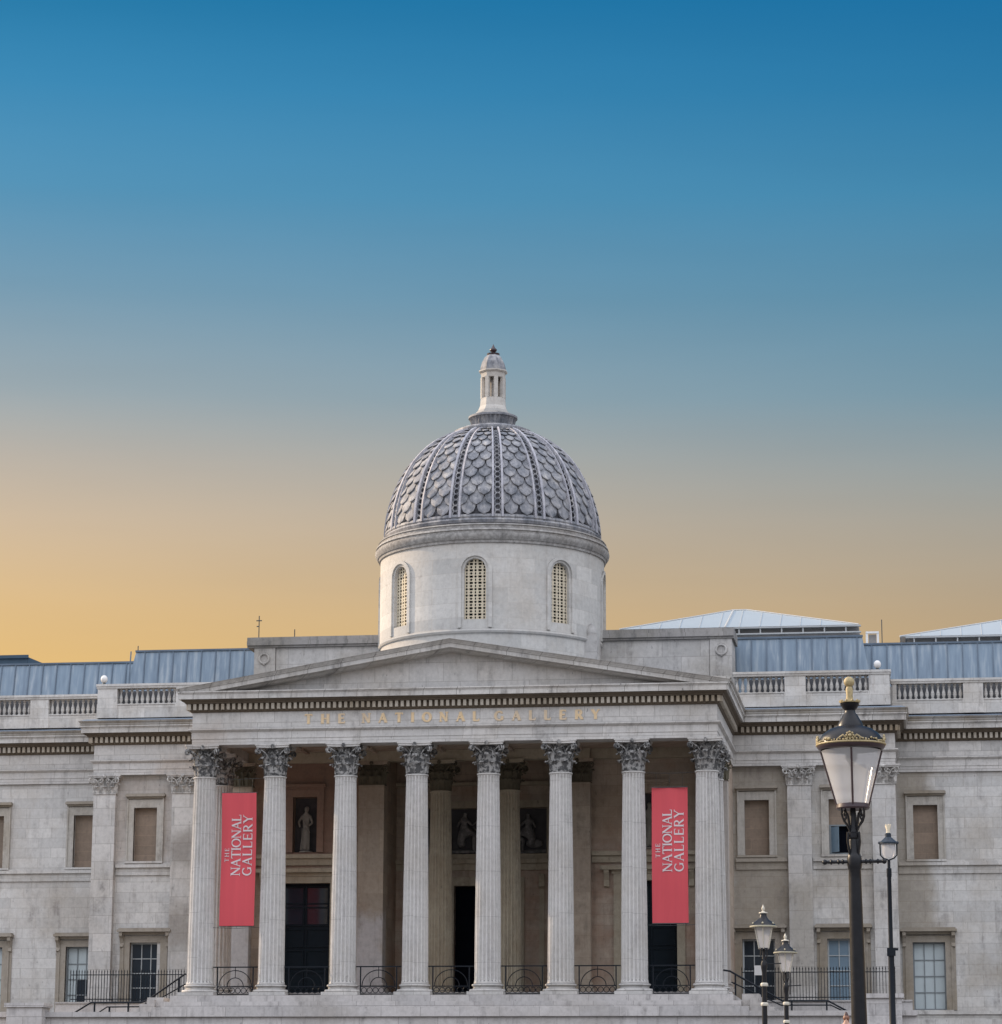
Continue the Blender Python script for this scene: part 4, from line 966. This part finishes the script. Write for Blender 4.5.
# banners -------------------------------------------------------
def banner(cx, lab):
    r_ = empty('hanging_banner', (cx, -.02, 2.68), lab, 'banner', 'red banners between the columns')
    wave = lambda x, z: .05*math.sin(z*1.2+cx)+.03*math.sin(x*4.5+z*.55+cx)
    m = MB(); nx, nz = 24, 60; vs = []
    for sd in (-.006, .006):
        for j in range(nz+1):
            for i in range(nx+1):
                x = -.685+1.37*i/nx; z = 5.13*j/nz; vs.append((x, wave(x, z)+sd, z))
    K = (nx+1)*(nz+1); fs = [(o+j*(nx+1)+i, o+j*(nx+1)+i+1, o+(j+1)*(nx+1)+i+1, o+(j+1)*(nx+1)+i) for o in (0, K) for j in range(nz) for i in range(nx)]
    for i in range(nx): fs += [(i, i+1, K+i+1, K+i), (nz*(nx+1)+i, nz*(nx+1)+i+1, K+nz*(nx+1)+i+1, K+nz*(nx+1)+i)]
    for j in range(nz): fs += [(j*(nx+1), (j+1)*(nx+1), K+(j+1)*(nx+1), K+j*(nx+1)), (j*(nx+1)+nx, (j+1)*(nx+1)+nx, K+(j+1)*(nx+1)+nx, K+j*(nx+1)+nx)]
    m.add(vs, fs); m.build('banner_cloth', 'banner', r_, 60)
    m = MB()
    def fn(xb, z0): return lambda u, v, d: (xb-v, wave(xb-v, z0+u)-.02-d, z0+u)
    text_mesh(m, 'THE', fn(-.37, 2.46), .17, .54, dep=.003); text_mesh(m, 'NATIONAL', fn(.085, 1.93), .36, 2.36, dep=.003); text_mesh(m, 'GALLERY', fn(.53, 1.93), .36, 2.34, dep=.003)
    m.build('banner_lettering', 'bannerink', r_)
    m = MB(); m.tube([(-.7, 0, 5.14), (.7, 0, 5.14)], .018, 6); m.tube([(-.7, 0, -.01), (.7, 0, -.01)], .018, 6); m.build('banner_rod', 'irongrey', r_)
    for z, zz in ((5.14, 5.7), (-.01, -.06)):
        m = MB(); m.tube([(-.93, 0, zz), (0, 0, zz-.03), (.93, 0, zz)], .009, 4)
        for q in (-.5, 0, .5): m.tube([(q, 0, z), (q, 0, zz-.02)], .006, 4)
        m.build('fixing_wire', 'irongrey', r_)
banner(-8.40, 'tall red banner with white sideways lettering between the two leftmost columns')
banner(8.37, 'tall red banner with white sideways lettering between the two rightmost columns')

# railings between columns -------------------------------------
def railing():
    r_ = empty('arched_railing', (0,0,0), '', 'railing', 'black arched railings between portico columns')
    m = MB(); m.box(-.88, .88, -.022, .022, 1.08, 1.125); m.tube([(-.9, 0, 1.1), (-.9, 0, 1.1)], .01, 4) if False else None
    m.build('top_rail', 'iron', r_)
    for x in (-.70, .70): q = MB(); q.box(x-.022, x+.022, -.022, .022, 0, 1.078); q.build('post', 'iron', r_)
    m = MB(); m.box(-.678, .678, -.016, .016, .05, .085); m.box(-.678, .678, -.016, .016, .34, .375)
    m.tube([(.64*math.cos(PI*i/20), 0, .375+.60*math.sin(PI*i/20)) for i in range(21)], .017, 6); m.tube([(.32*math.cos(PI*i/16), 0, .375+.32*math.sin(PI*i/16)) for i in range(17)], .017, 6)
    m.tube([(0, 0, .69), (0, 0, 1.08)], .014, 5)
    m.build('arch_work', 'iron', r_, 50)
    m = MB()
    for i in range(6): cx = -.56+i*.224; m.tube([(cx+.10*math.cos(2*PI*k/14), 0, .2125+.10*math.sin(2*PI*k/14)) for k in range(14)], .014, 5, closed=True)
    m.build('ring_row', 'iron', r_, 50)
    return r_
names7 = ['railing at the foot of the left red banner, leftmost of the row', 'railing in front of the big dark left door', 'railing with pale stone pier behind, third bay from the left', 'railing just left of centre, before the narrow dark doorway', 'railing in the bay just right of the centre doorway', 'railing before blank brown wall, one bay left of the right red banner', 'railing at the foot of the right red banner']
r0 = railing()
for i in range(7):
    o = r0 if i == 0 else cp(r0); o.location = (-8.4+2.8*i, -.05, .002); o['label'] = 'black iron arched '+names7[i]; o['category'] = 'railing'

# spiked fences ---------------------------------------------------
def fence(x0, x1, lab):
    r_ = empty('spiked_fence', (x0, 5.95, .05), lab, 'fence', 'black spiked fences before the pavilion windows')
    L = x1-x0; m = MB(); m.box(0, L, -.02, .02, .10, .135); m.box(0, L, -.02, .02, 1.08, 1.115); m.build('fence_rail', 'iron', r_)
    b = MB(); b.box(-.012, .012, -.012, .012, 0, 1.2); b.lathe([(.022, 1.2), (.02, 1.24), (0, 1.33)], n=4)
    n = int(L/.118); bar = None
    for i in range(n+1):
        x = i*L/n
        if bar is None: bar = b.build('fence_bar', 'iron', r_); o = bar
        else: o = bar.copy(); col.objects.link(o); o.parent = r_
        o.location = (x, 0, 0)
fence(-16.75, -11.75, 'black spiked iron fence left of the portico, before the dark window')
fence(10.65, 16.65, 'black spiked iron fence right of the portico, behind the lamp posts')
# white notice on the right fence
m = MB(); m.box(-.15, .15, -.012, .012, -.19, .19); o = m.build('notice_board', 'whitepaint', None, None, (11.3, 5.88, 1.22)); tag(o, 'tiny blank white notice fixed to the top of the right spiked fence', 'sign')
m = MB(); m.box(-.02, .02, .013, .05, -1.2, .1); m.build('notice_bracket', 'iron', o)

# stair handrails -------------------------------------------------
def handrail(pts_top, pts_mid, posts, lab):
    r_ = empty('stair_handrail', (pts_top[0][0], .5, -.9), lab, 'handrail', 'black handrails on the portico stairs')
    f = lambda p: (p[0]-pts_top[0][0], 0, p[1]+.9)
    m = MB(); m.tube([f(p) for p in pts_top], .036, 8); m.build('top_rail', 'iron', r_, 50)
    m = MB(); m.tube([f(p) for p in pts_mid], .026, 8); m.build('lower_rail', 'iron', r_, 50)
    for x, z0, z1 in posts: m = MB(); q = x-pts_top[0][0]; m.box(q-.03, q+.03, -.03, .03, z0+.9, z1+.9); m.build('rail_post', 'iron', r_)
handrail([(-16.5, -1.55), (-14.95, -.62), (-14.25, -.20), (-12.25, -.20), (-12.0, -.12), (-10.5, .90)], [(-16, -1.6), (-13.99, -.62), (-13.6, -.37), (-12.0, -.36), (-11.4, 0.0), (-10.5, .50)],
         [(-14.1, -.95, -.22), (-13.5, -.95, -.38), (-12.75, -.95, -.22), (-12.05, -.7, -.2), (-10.75, .0, .72)], 'black handrail bending down the stairs left of the portico')
handrail([(10.3, .95), (10.55, .91), (12.5, -.20), (14.2, -.20), (14.97, -.62), (16.6, -1.6)], [(10.6, .5), (12.45, -.36), (14.3, -.36), (15.3, -.85), (16.6, -1.9)],
         [(10.75, .0, .8), (12.65, -.95, -.2), (12.85, -.95, -.2), (14.15, -.95, -.2)], 'black handrail bending down the stairs right of the portico')

# ------------------------------------------------------------------ lamps
def lamp_big(x, y):
    gz = -6.5; r_ = empty('street_lamp', (x+.045, y, gz), 'large black street lamp with gold ball finial and tapering frosted lantern, nearest the viewer', 'street lamp')
    o = lambda z: z-gz
    r_.rotation_euler.y = -.008
    m = MB(); m.lathe([(.24, 0), (.24, .15), (.19, .2), (.2, .6), (.14, .7), (.12, 1.1), (.09, 1.2), (.078, 1.3), (.074, 2.6), (.060, o(-2.55)), (.058, o(-2.47)), (.066, o(-2.45)), (.07, o(-2.42)), (.07, o(-2.36)), (.062, o(-2.33)), (.052, o(-2.30)), (.05, o(-2.20)), (.046, o(-2.18)), (.060, o(-2.165)), (.060, o(-2.12)), (.048, o(-2.11)), (.04, o(-2.06)), (.032, o(-1.95)), (.025, o(-1.88))], n=28); m.build('post', 'postpaint', r_, 35)
    m2 = MB(); m2.tube([(-.27, 0, o(-2.39)), (.27, 0, o(-2.39))], .016, 8)
    for s in (-1, 1):
        m2.ball((s*.28, 0, o(-2.39)), .026, 10)
        for k in (.11, .15, .22): m2.ball((s*k, 0, o(-2.39)), .026, 10, sc=(.6, 1, 1))
    m2.build('ladder_bar', 'postpaint', r_, 40)
    m = MB()
    for k in range(4):
        a = k*PI/2+PI/4; c_, s_ = math.cos(a), math.sin(a)
        P = lambda r, z: (r*c_, r*s_, o(z)); m.tube([P(.045, -2.13), P(.052, -2.09), P(.085, -2.04), P(.125, -2.0), P(.148, -1.95), P(.15, -1.87)], .009, 6); m.tube([P(.05, -2.08), P(.058, -2.0), P(.075, -1.94), P(.11, -1.91), P(.12, -1.94), P(.10, -1.955)], [.012, .012, .011, .01, .009, .007], 6); m.tube([P(.12, -2.0), P(.095, -1.97), P(.085, -1.93), P(.10, -1.89)], .007, 6); m.tube([P(.045, -2.17), P(.075, -2.12), P(.08, -2.2), P(.06, -2.3), P(.05, -2.36)], [.01, .013, .012, .012, .008], 6)
    m.build('cradle_bracket', 'postpaint', r_, 50)
    m = MB(); m.lathe([(.145, o(-1.86)), (.285, o(-1.335))], n=40, cap=False); m.build('lantern_glass', 'frost', r_, 60)
    m = MB(); m.lathe([(.03, o(-1.87)), (.15, o(-1.895)), (.16, o(-1.88)), (.155, o(-1.845)), (.146, o(-1.84))], n=32, cap=False)
    for k in range(4):
        a = k*PI/2-PI/2+.03; c_, s_ = math.cos(a), math.sin(a); m.tube([(.150*c_, .150*s_, o(-1.86)), (.29*c_, .29*s_, o(-1.335))], .0095, 6)
    m.lathe([(.29, o(-1.325)), (.31, o(-1.318)), (.325, o(-1.298)), (.325, o(-1.285)), (.31, o(-1.27))], n=40, cap=False); m.build('lantern_frame', 'maroon', r_, 40)
    m = MB(); m.lathe([(.315, o(-1.29)), (.30, o(-1.22)), (.265, o(-1.17)), (.2, o(-1.125)), (.125, o(-1.10)), (.122, o(-1.085)), (.105, o(-1.05)), (.07, o(-.99)), (.052, o(-.965)), (.05, o(-.945)), (.072, o(-.92)), (.092, o(-.885)), (.075, o(-.865)), (.03, o(-.86))], n=40); m.build('lantern_roof', 'postpaint', r_, 45)
    m = MB()
    rnd = random.Random(3)
    for i in range(64):
        a = 2*PI*i/64; k = min((i+8) % 16, 16-(i+8) % 16); z = o(-1.265)+(.008 if k > 1 else .02)+rnd.uniform(-.006, .006)
        m.ball((.314*math.cos(a), .314*math.sin(a), z), rnd.uniform(.008, .016), 6, sc=(1,1,1.1))
    m.tube([(.328*math.cos(a*PI/20), .328*math.sin(a*PI/20), o(-1.278)) for a in range(40)], .009, 6, closed=True)
    for k in range(4):
        a = k*PI/2-PI/2; cc_ = Vector((.315*math.cos(a), .315*math.sin(a), o(-1.225))); sd_ = Vector((-math.sin(a), math.cos(a), 0)); m.ball(cc_, .02, 8)
        for q_ in range(8): al = q_*PI/4; m.ball(cc_+sd_*.032*math.cos(al)+Vector((0, 0, .032*math.sin(al))), .0125, 6)
        for q_ in (-1, 1): m.tube([cc_+sd_*q_*.04-Vector((0,0,.02)), cc_+sd_*q_*.065+Vector((0,0,.005)), cc_+sd_*q_*.095-Vector((0,0,.015)), cc_+sd_*q_*.12-Vector((0,0,.03))], [.009, .01, .008, .004], 5)
    m.tube([(-.322, 0, o(-1.28)), (-.328, 0, o(-1.2))], [.012, .006], 6)
    m.build('gilded_rim', 'gold', r_, 60)
    m = MB(); m.lathe([(.095, o(-.872)), (.098, o(-.86)), (.05, o(-.852)), (.036, o(-.845)), (.031, o(-.80)), (.036, o(-.745)), (.03, o(-.722)), (.024, o(-.712))], n=20)
    for i in range(10): a = 2*PI*i/10; m.ball((.09*math.cos(a), .09*math.sin(a), o(-.855)), .014, 6)
    m.ball((0, 0, o(-.668)), .052, 18); m.build('gilded_finial', 'gold', r_, 50)
    # lamp fitting inside
    m = MB(); m.lathe([(.05, o(-1.32)), (.06, o(-1.4)), (.03, o(-1.45)), (.012, o(-1.5)), (.012, o(-1.75))], n=12); m.build('lamp_fitting', 'irongrey', r_, 50)
lamp_big(17.215, -81.0)

def lamp_small(name_label, x, y, gz, zrim, s=1.0, bands=()):
    r_ = empty('street_lamp', (x, y, gz), name_label, 'street lamp', 'pair of smaller white-trimmed street lamps')
    o = lambda d: (zrim-gz)+d*s
    m = MB(); m.lathe([(.22, 0), (.22, .2), (.16, .3), (.17, .9), (.11, 1.0), (.1, 1.5), (.075*s, 2.0), (.062*s, o(-1.5)), (.05*s, o(-1.15)), (.075*s, o(-1.0)), (.08*s, o(-.92)), (.05*s, o(-.84)), (.035*s, o(-.7)), (.03*s, o(-.56))], n=20); m.build('post', 'postpaint', r_, 35)
    for z in bands: m = MB(); m.lathe([(.07*s, z-gz-.045), (.088*s, z-gz-.035), (.094*s, z-gz), (.088*s, z-gz+.028), (.07*s, z-gz+.045)], n=16); m.build('white_band', 'palegold', r_, 40)
    m = MB(); m.tube([(0, 0, o(-.92)), (.42*s, .0, o(-.90))], .014, 6); m.build('ladder_bar', 'postpaint', r_)
    m = MB()
    for k in range(4):
        a = k*PI/2+PI/4; m.tube([(.03*math.cos(a), .03*math.sin(a), o(-.86)), (.11*math.cos(a)*s, .11*math.sin(a)*s, o(-.7)), (.10*math.cos(a)*s, .10*math.sin(a)*s, o(-.56))], .012, 5)
    m.build('cradle_bracket', 'postpaint', r_)
    m = MB(); m.lathe([(.125*s, o(-.535)), (.235*s, o(-.03))], n=6, a0=R(30), a1=R(390), cap=False); m.build('lantern_glass', 'frost', r_)
    m = MB()
    for k in range(6):
        a = R(30)+k*PI/3; m.tube([(.128*s*math.cos(a), .128*s*math.sin(a), o(-.545)), (.24*s*math.cos(a), .24*s*math.sin(a), o(-.02))], .017*s, 5)
    m.build('corner_bar', 'palegold', r_); m = MB(); m.lathe([(.03, o(-.57)), (.135*s, o(-.56)), (.13*s, o(-.53))], n=12, cap=False); m.build('lantern_ring', 'postpaint', r_)
    m = MB(); m.lathe([(.32*s, o(-.03)), (.325*s, o(.0)), (.27*s, o(.06)), (.20*s, o(.11)), (.12*s, o(.17)), (.085*s, o(.24)), (.08*s, o(.31)), (.03, o(.32))], n=24); m.build('lantern_roof', 'postpaint', r_, 50)
    m = MB(); m.tube([(.315*s*math.cos(a*PI/12), .315*s*math.sin(a*PI/12), o(-.015)) for a in range(24)], .024*s, 6, closed=True)
    for k in range(6): a = R(30)+k*PI/3; m.ball((.28*s*math.cos(a), .28*s*math.sin(a), o(.06)), .024*s, 8, sc=(1,1,1.3))
    m.build('pale_rim', 'dullgold', r_, 50)
    m = MB(); m.lathe([(.05*s, o(.30)), (.11*s, o(.31)), (.105*s, o(.33)), (.045*s, o(.345)), (.025*s, o(.37)), (.045*s, o(.42)), (.03*s, o(.46)), (0, o(.53))], n=16); m.build('finial', 'palegold', r_, 50)
lamp_small('black lamp with white trim, the taller of the pair left of the big lamp post', 13.97, -38, -6.5, -.05, 1.0, (-1.46, -1.93, -2.9))
lamp_small('black lamp with white trim, the shorter of the pair left of the big lamp post', 14.11, -30, -6.5, -.21, .98, (-1.58, -2.06, -3.0))

def lamp_thin(x, y, gz):
    r_ = empty('street_lamp', (x, y, gz), 'slender black lamp with small round lantern and crown, right of the big lamp post', 'street lamp'); o = lambda z: z-gz
    m = MB(); m.lathe([(.16, 0), (.15, .9), (.11, 1.0), (.10, o(.7)), (.10, o(.72)), (.075, o(.95)), (.07, o(3.3)), (.085, o(3.35)), (.085, o(3.6)), (.05, o(3.62)), (.05, o(3.88)), (.03, o(3.9))], n=16); m.build('post', 'iron', r_, 35)
    m = MB(); m.box(-.13, .15, -.13, .1, o(.72), o(.98)); m.box(.15, .24, -.03, .03, o(.9), o(.98)); m.build('junction_box', 'iron', r_)
    m = MB(); m.tube([(-.28, 0, o(4.5)), (-.27, 0, o(4.05)), (-.18, 0, o(3.95)), (0, 0, o(3.88)), (.18, 0, o(3.95)), (.27, 0, o(4.05)), (.28, 0, o(4.5))], .024, 6); m.build('cradle', 'iron', r_, 50)
    m = MB(); m.lathe([(.15, o(3.96)), (.215, o(4.1)), (.22, o(4.42))], n=20, cap=False); m.build('lantern_glass', 'frost', r_, 60)
    m = MB(); m.lathe([(.30, o(4.42)), (.30, o(4.47)), (.2, o(4.56)), (.1, o(4.65)), (.1, o(4.76)), (.05, o(4.8))], n=20); m.ball((-.3, 0, o(4.46)), .05, 8); m.ball((.3, 0, o(4.46)), .05, 8); m.build('lantern_roof', 'lampblue', r_, 40)
    m = MB(); m.lathe([(.07, o(4.79)), (.05, o(4.86)), (.1, o(5.02)), (.09, o(5.05))], n=10)
    for k in range(5): a = 2*PI*k/5; m.ball((.08*math.cos(a), .08*math.sin(a), o(5.05)), .03, 6)
    m.build('crown_finial', 'cream', r_, 40)
lamp_thin(16.73, -12, -3.15)

# ------------------------------------------------------------------ passer-by, only the top of the head shows above the frame edge
def person(x, y, gz):
    r_ = empty('person', (x, y, gz), 'person with auburn hair in a dark topknot standing below the right stairs', 'person')
    V = [(0,0,.92), (0,0,1.1), (0,0,1.32), (0,-.01,1.42), (0,-.02,1.52), (.17,0,1.30), (.22,.02,1.05), (.21,-.06,.82), (.21,-.08,.74), (-.17,0,1.30), (-.22,.02,1.05), (-.21,-.06,.82), (-.21,-.08,.74), (.09,0,.86), (.10,-.01,.48), (.10,.02,.09), (.11,-.14,.04), (-.09,0,.86), (-.10,-.01,.48), (-.10,.02,.09), (-.11,-.14,.04)]
    E = [(0,1), (1,2), (2,3), (3,4), (2,5), (5,6), (6,7), (7,8), (2,9), (9,10), (10,11), (11,12), (0,13), (13,14), (14,15), (15,16), (0,17), (17,18), (18,19), (19,20)]
    rad = [(.15,.10), (.13,.09), (.15,.09), .05, (.075,.09), .055, .042, .03, .035, .055, .042, .03, .035, .085, .055, .04, .035, .085, .055, .04, .035]
    skinned('body', V, E, rad, 'skin', r_)
    Vc = [(0,0,.86), (0,0,1.1), (0,0,1.31), (.18,0,1.30), (.225,.02,1.05), (.215,-.05,.85), (-.18,0,1.30), (-.225,.02,1.05), (-.215,-.05,.85)]
    skinned('coat', Vc, [(0,1), (1,2), (2,3), (3,4), (4,5), (2,6), (6,7), (7,8)], [(.18,.13), (.15,.11), (.165,.105), .07, .058, .05, .07, .058, .05], 'coat', r_)
    Vt = [(0,0,.9), (.095,0,.84), (.10,-.01,.48), (.10,.02,.1), (-.095,0,.84), (-.10,-.01,.48), (-.10,.02,.1)]
    skinned('trousers', Vt, [(0,1), (1,2), (2,3), (0,4), (4,5), (5,6)], [(.16,.11), .1, .07, .06, .1, .07, .06], 'trousers', r_)
    m = MB(); m.ball((0, .012, 1.555), .105, 16, sc=(.95, 1.02, 1.0)); m.ball((0, .05, 1.45), .085, 12, sc=(1,.7,1.4)); m.build('hair', 'hair', r_, 60)
    m = MB(); m.lathe([(.07, 1.62), (.06, 1.67), (.03, 1.72), (0, 1.75)], n=12); m.build('topknot', 'hairdark', r_, 60)
    m = MB(); m.ball((-.03, -.105, 1.535), .010, 8); m.ball((.03, -.105, 1.535), .010, 8); m.build('eyes', 'void', r_); m = MB(); m.lathe([(.014, 1.485), (.008, 1.52), (.004, 1.535)], (0, -.115, 0), n=8); m.build('nose', 'skin', r_, 60)
person(15.43, -20, -3.15)

# ------------------------------------------------------------------ ground
m = MB(); m.quad((-400, -24.5, -3.15), (400, -24.5, -3.15), (400, 600, -3.15), (-400, 600, -3.15)); tag(m.build('upper_terrace', 'asphalt'), kind='structure')
m = MB(); m.quad((-400, -500, -6.5), (400, -500, -6.5), (400, -24.0, -6.5), (-400, -24.0, -6.5)); tag(m.build('square_paving', 'asphalt'), kind='structure')
m = MB(); m.quad((-400, -14, -3.146), (400, -14, -3.146), (400, -6, -3.146), (-400, -6, -3.146)); tag(m.build('road', 'road'), kind='structure')
m = MB(); m.box(-60, 60, -24.5, -24.0, -6.6, -3.0); tag(m.build('terrace_retaining_wall', 'plinth'), 'low pale stone retaining wall below the museum terrace', 'wall')

# ------------------------------------------------------------------ camera
cam = bpy.data.cameras.new('camera'); co = bpy.data.objects.new('camera', cam); col.objects.link(co)
F = Vector((-0.14305677, 0.96706629, 0.21051735)); Rv = Vector((0.98934563, 0.14553768, 0.00374318)); U = Vector((0.02701831, -0.20880991, 0.97758295))
rot = Matrix((Rv, U, -F)).transposed(); co.matrix_world = Matrix.Translation((17.87504734, -108.38163935, -4.8632472)) @ rot.to_4x4()
cam.sensor_fit = 'VERTICAL'; cam.sensor_height = 24; cam.sensor_width = 24*1002/1024; cam.lens = 2856.07*24/1024
cam.clip_end = 3000; cam.clip_start = .5; scene.camera = co

# ------------------------------------------------------------------ light
SUN_AZ = R(-69.8)        # measured from +Y (north) towards +X: from the west, behind the facade plane
SUN_EL = R(24.1)
sd = Vector((math.sin(SUN_AZ)*math.cos(SUN_EL), math.cos(SUN_AZ)*math.cos(SUN_EL), math.sin(SUN_EL)))
sl_ = bpy.data.lights.new('sun', 'SUN'); sl_.energy = 5.0; sl_.angle = R(.6); sl_.color = (1, .77, .53)
so = bpy.data.objects.new('sun', sl_); col.objects.link(so); so.rotation_euler = sd.to_track_quat('Z', 'Y').to_euler(); so.location = (-60, 0, 40)
w = bpy.data.worlds.new('World'); scene.world = w; w.use_nodes = True; nt = w.node_tree; nt.nodes.clear()
out = nt.nodes.new('ShaderNodeOutputWorld')
def lin(c): return tuple(((v/255)/12.92 if v/255 <= .04045 else ((v/255+.055)/1.055)**2.4) for v in c)
tc = nt.nodes.new('ShaderNodeTexCoord'); sp = nt.nodes.new('ShaderNodeSeparateXYZ'); nt.links.new(tc.outputs['Generated'], sp.inputs[0])
zz = math_(nt, 'MULTIPLY', sp.outputs[2], 2.0, clamp=True)
def skyramp(cols): return ramp(nt, zz, [(p*2, lin(c)) for p, c in cols])
left = skyramp([(0, (233, 188, 112)), (.150, (232, 191, 122)), (.175, (226, 191, 138)), (.204, (209, 187, 159)), (.226, (189, 180, 168)), (.249, (158, 171, 177)), (.283, (121, 157, 179)), (.316, (88, 150, 186)), (.35, (62, 138, 182)), (.379, (40, 125, 172)), (.5, (40, 105, 155))])
right = skyramp([(0, (200, 165, 115)), (.150, (188, 160, 118)), (.175, (180, 161, 134)), (.204, (164, 160, 150)), (.228, (142, 156, 161)), (.249, (117, 150, 167)), (.283, (90, 141, 169)), (.316, (66, 134, 172)), (.35, (44, 122, 168)), (.379, (28, 110, 160)), (.5, (30, 90, 140))])
ax = N(nt, 'MapRange'); ax.inputs[1].default_value = -.33; ax.inputs[2].default_value = .05; nt.links.new(sp.outputs[0], ax.inputs[0])
grad = mixc(nt, ax.outputs[0], left, right)
stv = noise(nt, comb(nt, math_(nt, 'MULTIPLY', sp.outputs[0], 3.0), 0.0, math_(nt, 'MULTIPLY', sp.outputs[2], 22.0)), 1.0, 5, .55)
grad = mixc(nt, 1.0, grad, ramp(nt, stv, [(.3, .965), (.7, 1.035)]), 'MULTIPLY')
bgA = nt.nodes.new('ShaderNodeBackground'); nt.links.new(grad, bgA.inputs[0]); bgA.inputs[1].default_value = 1.0
sk = nt.nodes.new('ShaderNodeTexSky'); sk.sky_type = 'NISHITA'; sk.sun_disc = False; sk.sun_elevation = SUN_EL; sk.sun_rotation = SUN_AZ; sk.air_density = 1.0; sk.dust_density = 2.5
bgB = nt.nodes.new('ShaderNodeBackground'); el = ramp(nt, math_(nt, 'MULTIPLY', sp.outputs[2], 1.0, clamp=True), [(0.0, .10), (.2, .28), (.5, 1.0)])
nt.links.new(mixc(nt, 1.0, mixc(nt, .6, sk.outputs[0], (20.6, 21.3, 23.4)), el, 'MULTIPLY'), bgB.inputs[0]); bgB.inputs[1].default_value = .15
fz = N(nt, 'MapRange', interpolation_type='SMOOTHSTEP'); fz.inputs[1].default_value = -.55; fz.inputs[2].default_value = .25
nt.links.new(math_(nt, 'SUBTRACT', math_(nt, 'MULTIPLY', sp.outputs[2], .35), sp.outputs[1]), fz.inputs[0])
mx = nt.nodes.new('ShaderNodeMixShader'); nt.links.new(fz.outputs[0], mx.inputs[0]); nt.links.new(bgA.outputs[0], mx.inputs[1]); nt.links.new(bgB.outputs[0], mx.inputs[2]); nt.links.new(mx.outputs[0], out.inputs[0])
scene.view_settings.view_transform = 'Standard'; scene.view_settings.look = 'None'; scene.view_settings.exposure = 0; scene.view_settings.gamma = 1
scene.view_settings.use_curve_mapping = False
